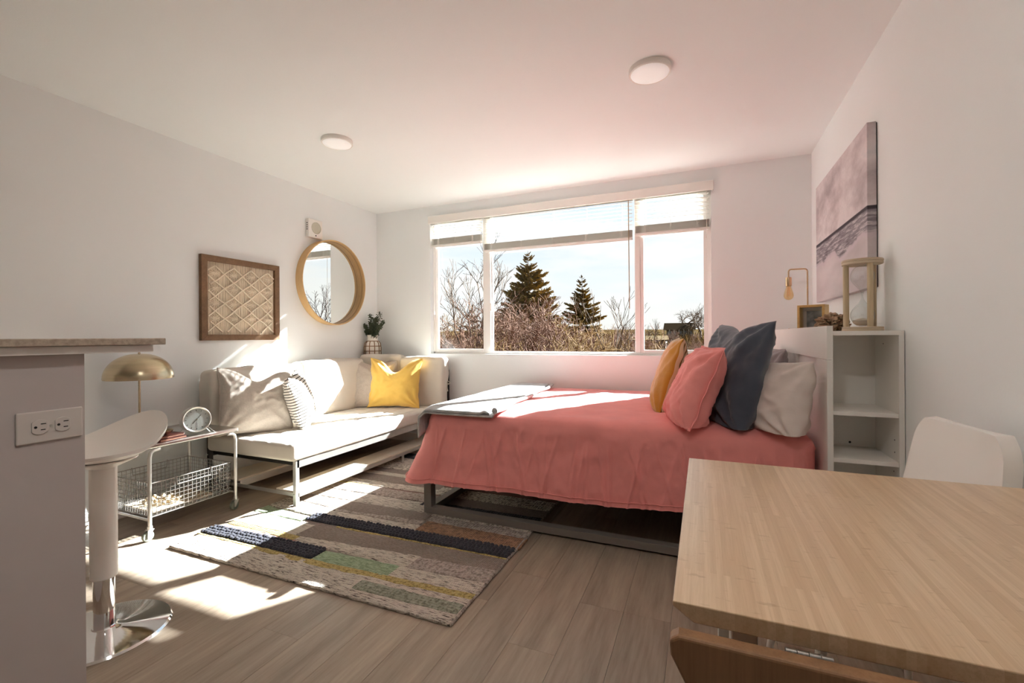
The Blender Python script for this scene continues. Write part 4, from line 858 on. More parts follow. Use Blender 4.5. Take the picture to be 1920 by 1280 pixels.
# smoke alarm / sounder box
al = thing('alarm_sounder', 'small square white alarm sounder on the wall above the mirror', 'alarm', (LW, 3.04, 2.043))
part('housing', MB().box((LW + 0.0005, 2.960, 1.962), (LW + 0.038, 3.118, 2.127)), M['plastic'], al, bevel=0.006, seg=3)
part('speaker_grille', MB().lathe([(0.0, 0.0382), (0.052, 0.0382), (0.052, 0.041), (0.048, 0.0415), (0.046, 0.0395), (0, 0.0392)], (LW, 3.045, 2.052), 40, axis='X'), plain('cream_grille', lin(200, 196, 180), 0.7), al, smooth=30)
part('indicator', MB().lathe([(0.006, 0.038), (0.006, 0.040)], (LW, 3.04, 1.984), 12, axis='X'), M['dark'], al)
m = MB()
for z in (2.085, 2.066, 2.048, 2.030): m.box((LW + 0.014, 2.9585, z - 0.004), (LW + 0.026, 2.9598, z + 0.004))
part('vent_slot', m, M['dark'], al)

# ------------------------------------------------------------------ plant in vase
VC = (-3.125, 3.715)
vs = thing('vase', 'tall white vase wrapped in a rope net in the sofa corner', 'vase', (VC[0], VC[1], 0.412))
part('body', MB().lathe([(0, 0.412), (0.05, 0.412), (0.062, 0.45), (0.076, 0.60), (0.079, 0.80), (0.079, 0.97), (0.072, 1.015), (0.054, 1.035), (0.050, 1.05), (0.051, 1.092), (0.054, 1.098), (0.050, 1.098), (0.046, 1.05), (0.04, 0.9), (0, 0.9)], (VC[0], VC[1], 0), 36, cap=False), plain('matte_ceramic', lin(232, 226, 216), 0.7), vs, smooth=40)
rope = plain('jute_rope', lin(138, 106, 76), 0.9, var=0.15, bump=0.6, bs=400)
for i in range(10):
    a = 2 * math.pi * i / 10; pts = [(VC[0] + (r + 0.004) * math.cos(a), VC[1] + (r + 0.004) * math.sin(a), z) for r, z in ((0.062, 0.45), (0.076, 0.60), (0.079, 0.80), (0.079, 0.97), (0.072, 1.015), (0.054, 1.036))]
    part('net_cord', MB().tube(pts, 0.0042, 6), rope, vs, smooth=60)
for z, r in ((1.036, 0.055), (0.985, 0.080), (0.935, 0.083), (0.885, 0.083), (0.83, 0.083), (0.77, 0.082)):
    part('net_ring', MB().tube([(VC[0] + r * math.cos(a * math.pi / 18), VC[1] + r * math.sin(a * math.pi / 18), z) for a in range(36)], 0.0042, 6, closed=True), rope, vs, smooth=60)
leafm = plain('boxwood_leaf', lin(70, 80, 58), 0.55, var=0.3, vs=40)
pl = thing('greenery', 'small dark green boxwood sprigs standing in the rope net vase', 'plant', (VC[0], VC[1], 1.0))
rr = random.Random(12)
stems = [((-0.02, 0, 1.345), 0.10), ((0.085, 0.01, 1.36), 0.12), ((0.06, -0.03, 1.30), 0.10), ((0.125, 0.02, 1.28), 0.07), ((-0.06, -0.05, 1.25), 0.08), ((-0.03, -0.07, 1.22), 0.07), ((0.03, -0.06, 1.24), 0.08), ((0.11, -0.04, 1.22), 0.07), ((-0.055, 0.03, 1.27), 0.07), ((0.03, 0.03, 1.32), 0.09), ((-0.07, -0.02, 1.18), .05), ((0.09, -0.05, 1.17), .05)]
leaf_me = None
for (dx, dy, tz), sp in stems:
    b = Vector((VC[0] + rr.uniform(-.02, .02), VC[1] + rr.uniform(-.02, .02), 1.05)); t = Vector((VC[0] + dx, VC[1] + dy, tz - 0.045))
    so = part('stem', MB().tube([b, (b + t) / 2 + Vector((rr.uniform(-.01, .01), rr.uniform(-.01, .01), 0.01)), t], [0.0022, 0.0018, 0.001], 5), M['stemmat'] if 'stemmat' in M else M.setdefault('stemmat', plain('twig', lin(88, 80, 56), 0.8)), pl)
    mm = MB()
    for q in range(230):
        f = rr.uniform(0.22, 1.03); p = b.lerp(t, f); d = Vector((rr.gauss(0, 1), rr.gauss(0, 1), rr.gauss(0.2, 0.8))).normalized(); p = p + d * rr.uniform(0, 0.34) * sp * (1.25 - 0.7 * f)
        L = rr.uniform(0.010, 0.018); W_ = L * 0.45; s_ = d.orthogonal().normalized(); nrm = d.cross(s_)
        mm.add([p, p + d * L * 0.5 + s_ * W_ + nrm * 0.001, p + d * L, p + d * L * 0.5 - s_ * W_ + nrm * 0.001], [(0, 1, 2), (0, 2, 3)])
    lo = mm.build('leaves', leafm, pl); lo['kind'] = 'stuff'

# ------------------------------------------------------------------ rug
RX0, RX1, RY0, RY1 = -2.535, -0.867, 1.448, 3.845
def rugmat(name, cols, sc=70, stretch=(1, 6, 1), bumpsc=110, bs=0.8, thr=(0.40, 0.5, 0.62)):
    k = MatB(name, cols[1], 0.95, spec=0.1, sheen=0.1); n = k.noise(sc, 4, 0.65, stretch)
    k.color(k.map(n, [(thr[0], cols[0]), (thr[1], cols[1]), (thr[2], cols[2])]))
    w1 = k.wave(bumpsc * 0.35, 1.2, 'X'); w2 = k.wave(bumpsc * 0.35, 1.2, 'Y'); k.bump(k.mix(0.5, w1, w2), bs, 0.006); k.bump(k.noise(240, 3), 0.5, 0.003); return k.m
RM = {
 'heather': rugmat('heathered_wool', [lin(84, 72, 64), lin(210, 198, 184), lin(226, 216, 203)], 52, (0.55, 3.8, 1), 110, 0.8, (0.37, 0.46, 0.62)),
 'cream': rugmat('cream_wool', [lin(150, 136, 120), lin(208, 198, 182), lin(222, 212, 198)], 52, (0.55, 3.8, 1), 110, 0.8, (0.34, 0.42, 0.62)),
 'taupe': rugmat('taupe_wool', [lin(132, 118, 108), lin(152, 138, 128), lin(166, 152, 141)], 60),
 'knit': rugmat('taupe_knit', [lin(144, 131, 121), lin(180, 167, 157), lin(197, 184, 174)], 60, (1, 1, 1), 60, 1.0),
 'zig': rugmat('herringbone_wool', [lin(136, 126, 114), lin(204, 194, 179), lin(222, 213, 200)], 60, (1, 1, 1), 60, 1.0),
 'sage': rugmat('sage_wool', [lin(120, 122, 104), lin(156, 158, 138), lin(170, 170, 152)], 60, (1, 1, 1), 60, 1.0),
 'green': rugmat('mint_wool', [lin(134, 152, 120), lin(162, 182, 148), lin(182, 198, 168)], 40, (1, 4, 1), 90, 0.8),
 'yellow': rugmat('mustard_wool', [lin(150, 132, 80), lin(194, 172, 108), lin(206, 188, 130)], 70, (1, 1, 1), 70, 1.0),
 'pink': rugmat('dusty_pink_wool', [lin(150, 110, 100), lin(190, 142, 130), lin(200, 160, 148)], 60),
 'rust': rugmat('rust_wool', [lin(124, 94, 76), lin(162, 122, 94), lin(178, 140, 112)], 40, (1, 1.5, 1), 80, 0.9),
 'red': rugmat('brown_red_wool', [lin(110, 78, 68), lin(140, 100, 88), lin(150, 112, 100)], 60),
 'dark': rugmat('charcoal_wool', [lin(40, 40, 46), lin(62, 62, 70), lin(76, 76, 84)], 60, (1, 1, 1), 60, 1.0)}
rg = thing('area_rug', 'woven striped wool rug with dark pompom bands on the wood floor', 'rug', ((RX0 + RX1) / 2, (RY0 + RY1) / 2, 0))
part('backing', MB().box((RX0 + 0.012, RY0 + 0.006, 0.0005), (RX1 - 0.004, RY1 - 0.004, 0.006)), RM['taupe'], rg)
Wd = RX1 - RX0
def band(x0, x1, ya0, ya1, yb0, yb1, kind, h=0.011):
    """a woven stripe whose near/far edges run from (x0) to (x1): ya at the left, yb at the right"""
    n = max(6, int((x1 - x0) / 0.03)); mb = MB(); rr = random.Random(int((x0 + ya0) * 1000)); top = []
    j = [(rr.uniform(-0.003, 0.003), rr.uniform(-0.003, 0.003), rr.uniform(-0.0012, 0.0012)) for _ in range(n + 1)]
    def P(i):
        t = i / n; x = x0 + (x1 - x0) * t; a = ya0 + (yb0 - ya0) * t + j[i][0]; b = ya1 + (yb1 - ya1) * t + j[i][1]; z = h + j[i][2]
        return [(x, a, 0.003), (x, a + 0.001, z - 0.002), (x, a + 0.006, z), (x, b - 0.006, z), (x, b - 0.001, z - 0.002), (x, b, 0.003)]
    V = [p for i in range(n + 1) for p in P(i)]; F = [(i * 6 + k, (i + 1) * 6 + k, (i + 1) * 6 + k + 1, i * 6 + k + 1) for i in range(n) for k in range(5)] + [tuple(range(6)), tuple(n * 6 + k for k in range(5, -1, -1))]
    return part('stripe', mb.add(V, F), RM[kind], rg, smooth=60)
L0, R0 = RX0, RX1
band(L0 + .010, R0, 1.448, 1.600, 1.448, 1.618, 'heather')
band(-1.376, R0 - .006, 1.492, 1.562, 1.503, 1.570, 'sage', 0.0145)
band(-2.55, -1.735, 1.598, 1.615, 1.575, 1.620, 'yellow', 0.012)
band(-1.735, R0, 1.577, 1.620, 1.612, 1.655, 'yellow', 0.013)
band(-1.735, -1.30, 1.620, 1.714, 1.622, 1.728, 'green', 0.0125)
band(-1.30, R0, 1.625, 1.728, 1.655, 1.748, 'heather')
band(-1.99, -1.262, 1.728, 1.79, 1.730, 1.845, 'heather')
band(-1.262, R0 + .003, 1.728, 1.830, 1.748, 1.858, 'knit', 0.0145)
band(-2.525, -1.97, 1.706, 1.748, 1.722, 1.742, 'pink')
band(-2.52, -1.99, 1.746, 1.788, 1.734, 1.786, 'yellow', 0.0125)
band(-2.53, -2.03, 1.790, 1.945, 1.786, 1.925, 'cream')
band(-2.03, R0 + .004, 1.786, 1.946, 1.858, 1.972, 'taupe')
band(-1.90, R0 + .002, 1.944, 1.962, 1.970, 1.984, 'yellow', 0.0125)
band(-2.55, -2.16, 1.945, 2.040, 1.935, 1.990, 'green')
band(-2.16, -1.47, 2.056, 2.130, 2.082, 2.145, 'heather')
band(-1.47, R0 + .015, 2.090, 2.215, 2.086, 2.212, 'rust')
band(-2.13, -1.48, 2.128, 2.150, 2.142, 2.205, 'knit', 0.014)
band(-1.48, R0 + .004, 2.218, 2.290, 2.212, 2.288, 'knit')
band(-2.545, -2.10, 2.040, 2.190, 2.020, 2.150, 'zig', 0.0135)
band(-2.09, -1.50, 2.150, 2.300, 2.206, 2.318, 'taupe')
band(-2.54, -2.09, 2.190, 2.300, 2.150, 2.300, 'taupe')
band(-2.54, -1.55, 2.300, 2.440, 2.300, 2.455, 'heather')
band(-1.55, R0, 2.290, 2.400, 2.288, 2.400, 'zig')
band(-2.55, -1.66, 2.440, 2.560, 2.455, 2.585, 'knit', 0.014)
band(-1.66, R0, 2.400, 2.480, 2.400, 2.500, 'dark')
band(-2.2, -1.6, 2.562, 2.580, 2.588, 2.612, 'red')
band(-1.66, R0, 2.482, 2.600, 2.502, 2.610, 'taupe')
band(-2.55, -2.2, 2.562, 2.600, 2.562, 2.60, 'yellow')
band(-2.56, -1.7, 2.602, 2.690, 2.615, 2.700, 'heather')
band(-1.7, R0, 2.602, 2.76, 2.612, 2.76, 'zig')
band(-2.57, -1.7, 2.692, 2.84, 2.702, 2.82, 'taupe')
band(-2.58, -1.7, 2.842, 2.90, 2.822, 2.90, 'cream')
band(-1.7, R0, 2.762, 2.92, 2.762, 2.92, 'red')
band(-2.55, R0, 3.0, 3.12, 3.0, 3.12, 'zig')
band(-2.55, -1.6, 3.122, 3.30, 3.122, 3.30, 'heather'); band(-1.6, R0, 3.122, 3.30, 3.122, 3.30, 'taupe')
band(-2.55, R0, 3.302, 3.45, 3.302, 3.45, 'dark'); band(-2.55, R0, 3.452, 3.62, 3.452, 3.62, 'heather'); band(-2.55, R0, 3.622, 3.845, 3.622, 3.845, 'knit')
pomm = fabric('charcoal_felt_loops', lin(58, 58, 66), 0.15, 300, 0.6)
def pom(name, f0, f1, x0, x1):
    m = MB(); rr = random.Random(9); step = 0.0215; n = int((x1 - x0) / step)
    m_b = MB()
    for i in range(n):
        t = (i + 0.5) / n; x = x0 + (x1 - x0) * t; a, b = f0(t), f1(t); k = max(3, int(round((b - a) / 0.022)))
        for j in range(k):
            y = a + (b - a) * (j + 0.5) / k; m.blob((x + rr.uniform(-.003, .003) + (0.005 if j % 2 else 0), y + rr.uniform(-.003, .003), 0.010), 0.0135, 0.0132, 0.013 + rr.uniform(-.002, .003), 7, half=True)
    o = m.build(name, pomm, rg, smooth=80); o['kind'] = 'stuff'
    a0, a1, b0, b1 = f0(0), f1(0), f0(1), f1(1)
    band(x0, x1, a0 + .004, a1 - .004, b0 + .004, b1 - .004, 'dark', 0.011)
pom('pompom_band', lambda t: 1.617 + 0.003 * t, lambda t: 1.706 + 0.020 * t, -2.555, -1.748)
pom('pompom_band', lambda t: 1.962 + 0.020 * t, lambda t: 2.054 + 0.030 * t, -2.155, -0.870)
part('edge_binding', MB().tube([(RX1 + 0.001 * math.sin(i), RY0 + (RY1 - RY0) * i / 80, 0.007) for i in range(81)], 0.0065, 6), RM['knit'], rg, smooth=60)
part('edge_binding', MB().tube([(RX0 + 0.012 + (RX1 - RX0 - .012) * i / 80, RY0 + 0.0015 * math.sin(i * 1.7), 0.007) for i in range(81)], 0.0065, 6), RM['heather'], rg, smooth=60)

# ------------------------------------------------------------------ drop-leaf table
tb_ = thing('drop_leaf_table', 'bamboo topped drop-leaf table with one leaf folded down', 'table', (0.33, 0.95, 0))
ty0, ty1, tx0, tx1, tz = 0.596, 1.310, -0.037, RW - 0.006, 0.74
part('tabletop', MB().prism([(tx0, ty0, tz), (tx1, ty0, tz), (tx1, ty0, tz - 0.022), (tx0 + 0.024, ty0, tz - 0.022), (tx0, ty0, tz - 0.006)], (0, ty1 - ty0, 0)), [M['bamboo']], tb_, bevel=0.0012)
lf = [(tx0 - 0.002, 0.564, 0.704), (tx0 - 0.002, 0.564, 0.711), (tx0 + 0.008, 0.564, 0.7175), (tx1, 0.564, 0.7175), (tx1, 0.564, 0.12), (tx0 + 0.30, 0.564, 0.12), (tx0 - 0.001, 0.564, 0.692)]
lo = part('drop_leaf', MB().prism(lf, (0, 0.021, 0)), M['bamboo_leaf_shaded'] if 'bamboo_leaf_shaded' in M else M.setdefault('bamboo_leaf_shaded', woodmat('bamboo_leaf_shaded', lin(164, 124, 90), lin(124, 90, 62), (16, 16, 0.7), 3.0, 0.4)), tb_, bevel=0.004, seg=3)  # darker copy of the bamboo: the hanging leaf's shade is in its colour
for x in (0.083, 0.55):
    hgp = part('hinge', MB().box((x, 0.5852, 0.7060), (x + 0.046, 0.596, 0.7080)), M['steel'], tb_)
    for i in range(4): part('hinge_knuckle', MB().cyl((x + 0.0005 + i * 0.0115, 0.5905, 0.7130), (x + 0.0112 + i * 0.0115, 0.5905, 0.7130), 0.0042, n=12), M['steel'], hgp, smooth=50)
for x in (0.030, 0.66):
    for y in (0.63, 1.22): part('leg', MB().box((x, y, 0), (x + 0.03, y + 0.05, tz - 0.0225)), M['white'], tb_, bevel=0.002)
part('apron', MB().box((0.06, 1.23, 0.64), (0.66, 1.25, tz - 0.0225)), M['white'], tb_)
# chair
ch = thing('dining_chair', 'white plastic shell chair between the bamboo table and the wall', 'chair', (0.565, 1.545, 0), rot=(0, 0, R(-81)))
prof = [(-0.40, 0.435), (-0.36, 0.452), (-0.20, 0.445), (-0.06, 0.44), (-0.015, 0.455), (0.012, 0.50), (0.028, 0.58), (0.045, 0.70), (0.058, 0.79), (0.063, 0.828)]
def shell(u, v):
    s = v * (len(prof) - 1); i = min(len(prof) - 2, int(s)); f = s - i; y = prof[i][0] * (1 - f) + prof[i + 1][0] * f; z = prof[i][1] * (1 - f) + prof[i + 1][1] * f
    h = max(0, (z - 0.47) / 0.36); wdt = 0.205 - 0.048 * h if y > -0.02 else 0.205
    x = (u - 0.5) * 2
    if h > 0: wdt *= 1.0 if h < 0.82 else math.sqrt(max(0.0, 1 - ((h - 0.82) / 0.18) ** 2 * 0.36))
    if v < 0.2: wdt *= 0.9 + 0.5 * v
    yy = y - 0.015 * x * x * (1 if h > 0 else 0); zz = z + 0.010 * x * x * (1 if h <= 0 else 0)
    return (wdt * x, yy, zz)
sh = MB(); sh.grid(shell, 30, 54)
so = part('shell', sh, M['plastic'], ch, local=True, smooth=70)
sl = so.modifiers.new('thick', 'SOLIDIFY'); sl.thickness = 0.034; sl.offset = -1; bv = so.modifiers.new('edge', 'BEVEL'); bv.width = 0.006; bv.segments = 3; bv.limit_method = 'ANGLE'; bv.angle_limit = R(50)
for x, y in ((-0.17, -0.33), (0.17, -0.33), (-0.16, 0.0), (0.16, 0.0)): part('leg', MB().tube([(x * 0.75, y * 0.9 - 0.01, 0.43), (x * 1.1, y * 1.08 + (0.03 if y == 0 else 0), 0.0)], [0.014, 0.010], 12), M['plastic'], ch, local=True, smooth=50)

# ------------------------------------------------------------------ ceiling lights
dm = MatB('opal_diffuser', lin(240, 238, 234), 0.4); dm.p.inputs['Emission Color'].default_value = (1, 0.97, 0.93, 1); dm.p.inputs['Emission Strength'].default_value = 0.22
for (lx, ly), lab in (((-0.236, 2.337), 'flush round white ceiling light above the bed'), ((-2.255, 2.340), 'flush round white ceiling light above the daybed')):
    t = thing('ceiling_light', lab, 'light', (lx, ly, CH), 'flush ceiling lights')
    part('housing', MB().lathe([(0.101, 0), (0.101, -0.022), (0.097, -0.026), (0.092, -0.026), (0.092, -0.020)], (lx, ly, CH), 56, cap=False), M['plastic'], t, smooth=35)
    part('diffuser', MB().lathe([(0.0925, -0.022), (0.090, -0.0265), (0.05, -0.0285), (0, -0.029)], (lx, ly, CH), 56, cap=False), dm.m, t, smooth=60)

for (lx, ly), lab in (((-0.236, 0.40), 'lit flush round ceiling light above the bamboo table'),):  # extra lamp added out of view to lift the dark foreground
    t = thing('ceiling_light', lab, 'light', (lx, ly, CH), 'flush ceiling lights')
    part('housing', MB().lathe([(0.101, 0), (0.101, -0.022), (0.097, -0.026), (0.092, -0.026), (0.092, -0.020)], (lx, ly, CH), 56, cap=False), M['plastic'], t, smooth=35)
    part('diffuser', MB().lathe([(0.0925, -0.022), (0.090, -0.0265), (0.05, -0.0285), (0, -0.029)], (lx, ly, CH), 56, cap=False), dm.m, t, smooth=60)
    ld = bpy.data.lights.new('added_fill', 'AREA'); ld.shape = 'DISK'; ld.size = 0.18; ld.energy = FILL_W; ld.color = (1.0, 0.97, 0.93)
    lo_ = bpy.data.objects.new('added_fill', ld); COL.objects.link(lo_); lo_.parent = t; lo_.location = (0, 0, -0.034)

# ------------------------------------------------------------------ outdoors
def gz(x, y):
    d = math.hypot(x, y - 4)
    return -3.4 + 2.4 * min(1, max(0, (d - 18) / 130)) + 0.25 * noise.noise(Vector((x * 0.05, y * 0.05, 0))) + 4.5 * max(0, (d - 185) / 100)
g = MB(); g.grid(lambda u, v: (lambda x, y: (x, y, gz(x, y)))(-170 + 300 * u, 4.4 + 330 * v ** 1.6), 70, 70)
k = MatB('winter_grass', lin(150, 126, 84), 1.0, spec=0.0); k.color(k.map(k.noise(0.35, 8, 0.6), [(0.35, lin(50, 40, 25)), (0.55, lin(72, 58, 36)), (0.75, lin(88, 74, 50))]))
tag(g.build('ground', k.m, smooth=80), kind='structure')
def tubes_np(segs, n=3):
    """many tapered prisms at once: (p0, p1, r0, r1)"""
    A = np.array([[*s[0], *s[1], s[2], s[3]] for s in segs]); p0, p1, r0, r1 = A[:, :3], A[:, 3:6], A[:, 6], A[:, 7]
    d = p1 - p0; d /= np.maximum(np.linalg.norm(d, axis=1), 1e-9)[:, None]
    t = np.where(np.abs(d[:, 2:3]) < 0.9, np.array([[0, 0, 1.0]]), np.array([[1.0, 0, 0]])); a = np.cross(d, t); a /= np.linalg.norm(a, axis=1)[:, None]; b = np.cross(d, a)
    V = []
    for p, r in ((p0, r0), (p1, r1)):
        for q in range(n):
            an = 2 * math.pi * q / n; V.append(p + (a * math.cos(an) + b * math.sin(an)) * r[:, None])
    V = np.stack(V, 1).reshape(-1, 3); o = np.arange(len(A)) * 2 * n; F = []
    for q in range(n): F.append(np.stack([o + q, o + (q + 1) % n, o + n + (q + 1) % n, o + n + q], 1))
    F = np.stack(F, 1).reshape(-1, 4); return V, F
def mesh_np(name, V, F, mat):
    me = bpy.data.meshes.new(name); me.vertices.add(len(V)); me.vertices.foreach_set('co', V.astype(np.float32).ravel()); k = F.shape[1]
    me.loops.add(F.size); me.loops.foreach_set('vertex_index', F.astype(np.int32).ravel()); me.polygons.add(len(F)); me.polygons.foreach_set('loop_start', np.arange(0, F.size, k, dtype=np.int32))
    try: me.polygons.foreach_set('loop_total', np.full(len(F), k, dtype=np.int32))
    except Exception: pass
    me.update(calc_edges=True); me.validate(); me.materials.append(mat); return me
def bare(seed, H, stems=1, spread=0.45, levels=4, kids=4, r0=0.07, lean=0.2, trunkf=0.35, tip=0.004, decay=0.62, upb=0.06, jit=0.2):
    rn = random.Random(seed); trunk, twig = [], []
    def grow(p, d, L, r, lv):
        n = 3; q = p
        for i in range(n):
            d = (d + Vector((rn.gauss(0, jit), rn.gauss(0, jit), rn.gauss(0.03, jit * .6)))).normalized(); e_ = q + d * L / n; ra, rb_ = r * (1 - 0.4 * i / n), r * (1 - 0.4 * (i + 1) / n)
            (trunk if lv >= levels - 1 else twig).append((tuple(q), tuple(e_), max(tip, ra), max(tip * 0.8, rb_)))
            if lv > 0 and (i > 0 or lv < levels):
                for c in range(kids if i == n - 1 else max(1, kids - 2)):
                    ax = Vector((rn.gauss(0, 1), rn.gauss(0, 1), rn.gauss(0, .5))); ax = (ax - d * ax.dot(d)).normalized(); nd_ = (d + ax * rn.uniform(spread * .6, spread * 1.5) + Vector((0, 0, upb))).normalized()
                    grow(e_, nd_, L * decay * rn.uniform(.75, 1.15), r * 0.5, lv - 1)
            q = e_
    for s in range(stems):
        a = rn.uniform(0, 6.28); d = Vector((math.cos(a) * lean, math.sin(a) * lean, 1)).normalized() if stems > 1 else Vector((rn.gauss(0, lean * .2), rn.gauss(0, lean * .2), 1)).normalized()
        grow(Vector((math.cos(a) * 0.15 * (stems > 1), math.sin(a) * 0.15 * (stems > 1), 0)), d, H * trunkf * rn.uniform(.85, 1.1), r0, levels)
    return trunk, twig
bark = plain('bark', lin(84, 66, 50), 0.9, var=0.2, vs=3); bark2 = plain('pale_bark', lin(126, 98, 80), 0.9, var=0.2, vs=3); bark3 = plain('brown_twigs', lin(106, 74, 56), 0.9, var=0.25, vs=3); goldt = plain('golden_twigs', lin(120, 92, 50), 0.9, var=0.25, vs=3)
PH = {}
def tree_parts(name, label, loc, proto, group=None, s=1.0, rot=0.0, cat='tree'):
    hgt = max(v.co.z for nm, me in proto for v in me.vertices) if id(proto) not in PH else PH[id(proto)]; PH[id(proto)] = hgt; s = s / hgt
    t = thing(name, label, cat, loc, group, rot=(0, 0, rot)); t.scale = (s, s, s)
    for nm, me in proto:
        o = bpy.data.objects.new(nm, me); COL.objects.link(o); o.parent = t
    return t
def mk(seed, mat_a, mat_b, **kw):
    a, b = bare(seed, **kw); return [('trunk', mesh_np('trunk', *tubes_np(a, 5), mat_a)), ('branches', mesh_np('branches', *tubes_np(b, 3), mat_b))]
shrubA = mk(1, bark2, bark3, H=5.2, stems=5, spread=0.8, levels=4, kids=3, r0=0.05, lean=0.45, trunkf=0.38, tip=0.0065, decay=0.6, upb=0.03, jit=0.24)
shrubB = mk(2, bark3, bark3, H=5.0, stems=5, spread=0.75, levels=4, kids=3, r0=0.045, lean=0.4, trunkf=0.38, tip=0.0065, decay=0.62, upb=0.05, jit=0.22)
shrubC = mk(3, bark2, goldt, H=4.4, stems=6, spread=0.9, levels=4, kids=3, r0=0.04, lean=0.6, trunkf=0.36, tip=0.006, decay=0.6, upb=0.02, jit=0.26)
treeA = mk(4, bark, bark, H=8.0, stems=1, spread=0.5, levels=4, kids=3, r0=0.08, lean=0.1, trunkf=0.40, tip=0.006, decay=0.56, upb=0.10, jit=0.12)
roundT = mk(6, bark, plain('far_twigs', lin(88, 68, 48), 0.9), H=13.0, stems=1, spread=0.8, levels=4, kids=3, r0=0.42, lean=0.05, trunkf=0.36, tip=0.022, decay=0.66, upb=0.05, jit=0.15)
thinT = mk(7, bark, bark, H=6.0, stems=1, spread=0.55, levels=3, kids=3, r0=0.035, trunkf=0.42, tip=0.005, decay=0.55, upb=0.25, jit=0.08)
gsh = 'bare shrubs below the conifers'; labsh = 'tangled bare brown shrub growing in front of the conifers outside'
rr = random.Random(77)
for i, (x, y, zt, pr_) in enumerate(((-6.1, 12.8, 2.35, shrubA), (-6.9, 15.6, 3.0, shrubB), (-5.6, 14.0, 2.5, shrubA), (-5.8, 17.0, 2.4, shrubB), (-5.0, 14.6, 1.7, shrubC), (-4.5, 15.5, 1.5, shrubC), (-4.0, 17.2, 1.5, shrubB), (-3.6, 15.8, 1.35, shrubC), (-3.0, 17.1, 1.55, shrubA), (-2.7, 19.5, 1.5, shrubB), (-7.6, 17.5, 2.2, shrubB), (-5.2, 19.0, 1.9, shrubB), (-3.3, 21.5, 1.7, shrubA), (-6.3, 19.8, 2.1, shrubC), (-4.6, 12.4, 1.2, shrubC), (-3.5, 12.8, 1.05, shrubC), (-2.7, 14.0, 1.1, shrubC), (-4.2, 20.5, 1.7, shrubA))):
    z = gz(x, y)
    tree_parts('bare_shrub', labsh, (x, y, z - 0.1), pr_, gsh, zt - z + 0.1, rr.uniform(0, 6.28), 'shrub')
for i, (x, y, zt, pr_, lab) in enumerate(((-9.2, 15.7, 1.5, shrubC, 'golden bare shrub low outside the left casement'), (-7.7, 13.6, 1.5, shrubA, 'bare shrub by the mullion outside the left casement'), (-11.4, 18.9, 2.2, shrubC, 'tall golden brown shrub at the far left of the window view'), (-13.0, 23.0, 1.9, shrubB, 'brown shrub behind the golden ones outside the left casement'))):
    z = gz(x, y)
    tree_parts('bare_shrub', lab, (x, y, z - 0.1), pr_, None, zt - z + 0.1, rr.uniform(0, 6.28), 'shrub')
z = gz(-7.6, 14.4); tree_parts('bare_tree', 'tall slender bare tree outside the left casement, reaching the blind', (-7.55, 14.4, z), treeA, None, 4.9 - z, 1.0)
z = gz(-2.75, 15.1); tree_parts('bare_tree', 'thin young bare tree right of the smaller conifer', (-2.72, 15.1, z), thinT, None, 2.85 - z, 0.4)
z = gz(-7.7, 176); tree_parts('bare_tree', 'round crowned bare tree behind the distant house', (-7.8, 172, z), roundT, None, 12.4 - z, 0.0)
z = gz(-0.9, 151); tree_parts('bare_tree', 'tall bare tree at the right of the distant house', (-0.6, 151, z), roundT, None, 10.3 - z, 2.1)
for i, (x, y, zt, lab) in enumerate(((-6.1, 62, 3.4, 'far bare tree just left of the right mullion'), (-8.2, 66, 2.6, 'far low bare tree behind the young thin tree'), (-3.2, 60, 1.9, 'low far tree beside the right mullion'), (-12.0, 110, 3.0, 'distant bare tree left of the house'), (4.0, 130, 6.0, 'distant bare tree at the right edge of the window view'))):
    z = gz(x, y); tree_parts('bare_tree', lab, (x, y, z), roundT if y > 100 else treeA, None, zt - z, i * 1.3)
for i, (x, y, zt, lab) in enumerate(((-3.1, 31.0, 1.05, 'brown bush just right of the right mullion, outside the right casement'), (-1.6, 40.0, 0.75, 'low brown bush in front of the distant house'), (-0.15, 36.0, 0.95, 'brown bush right of the distant house at the window edge'))):
    z = gz(x, y); tree_parts('bare_shrub', lab, (x, y, z - 0.1), shrubB, None, zt - z + 0.1, 1.7 * i, 'shrub')
rn = random.Random(31)
for i in range(14):
    y = rn.uniform(70, 120); t_ = -0.60 + 0.60 * (i + rn.uniform(0, .8)) / 14; x = t_ * y; z = gz(x, y)
    tree_parts('bare_tree', 'bare bushy tree on the slope far beyond the window', (x, y, z - 0.1), (shrubA, shrubB, shrubC)[i % 3], 'bare bushy trees along the far slope', rn.uniform(3.0, 4.6), rn.uniform(0, 6), 'tree')
for i, (x, y, zt, lab) in enumerate(((11.0, 19.5, 4.6, 'bare tree to the right of the window, seen only in the round mirror'), (15.0, 20.5, 4.4, 'second bare tree seen only in the round mirror'))):
    z = gz(x, y); tree_parts('bare_tree', lab, (x, y, z), treeA, None, zt - z, 2.2 + i)
# far scrub line: joined, nobody could count it
segs = []
rn = random.Random(21)
for i in range(1500):
    y = rn.uniform(55, 150); t = rn.uniform(-0.62, 0.06); x = t * y; z = gz(x, y); h = rn.uniform(0.8, 2.6) * y / 80
    for q in range(4):
        d = Vector((rn.gauss(0, .5), rn.gauss(0, .5), 1)).normalized() * h * rn.uniform(.5, 1); segs.append(((x, y, z), (x + d.x, y + d.y, z + d.z), 0.0011 * y, 0.0005 * y))
o = bpy.data.objects.new('scrub', mesh_np('scrub', *tubes_np(segs), plain('scrub', lin(90, 70, 42), 1.0, var=0.3, vs=0.1, spec=0.0))); COL.objects.link(o); tag(o, 'brown scrub covering the slope far beyond the window', 'scrub', None, 'stuff')
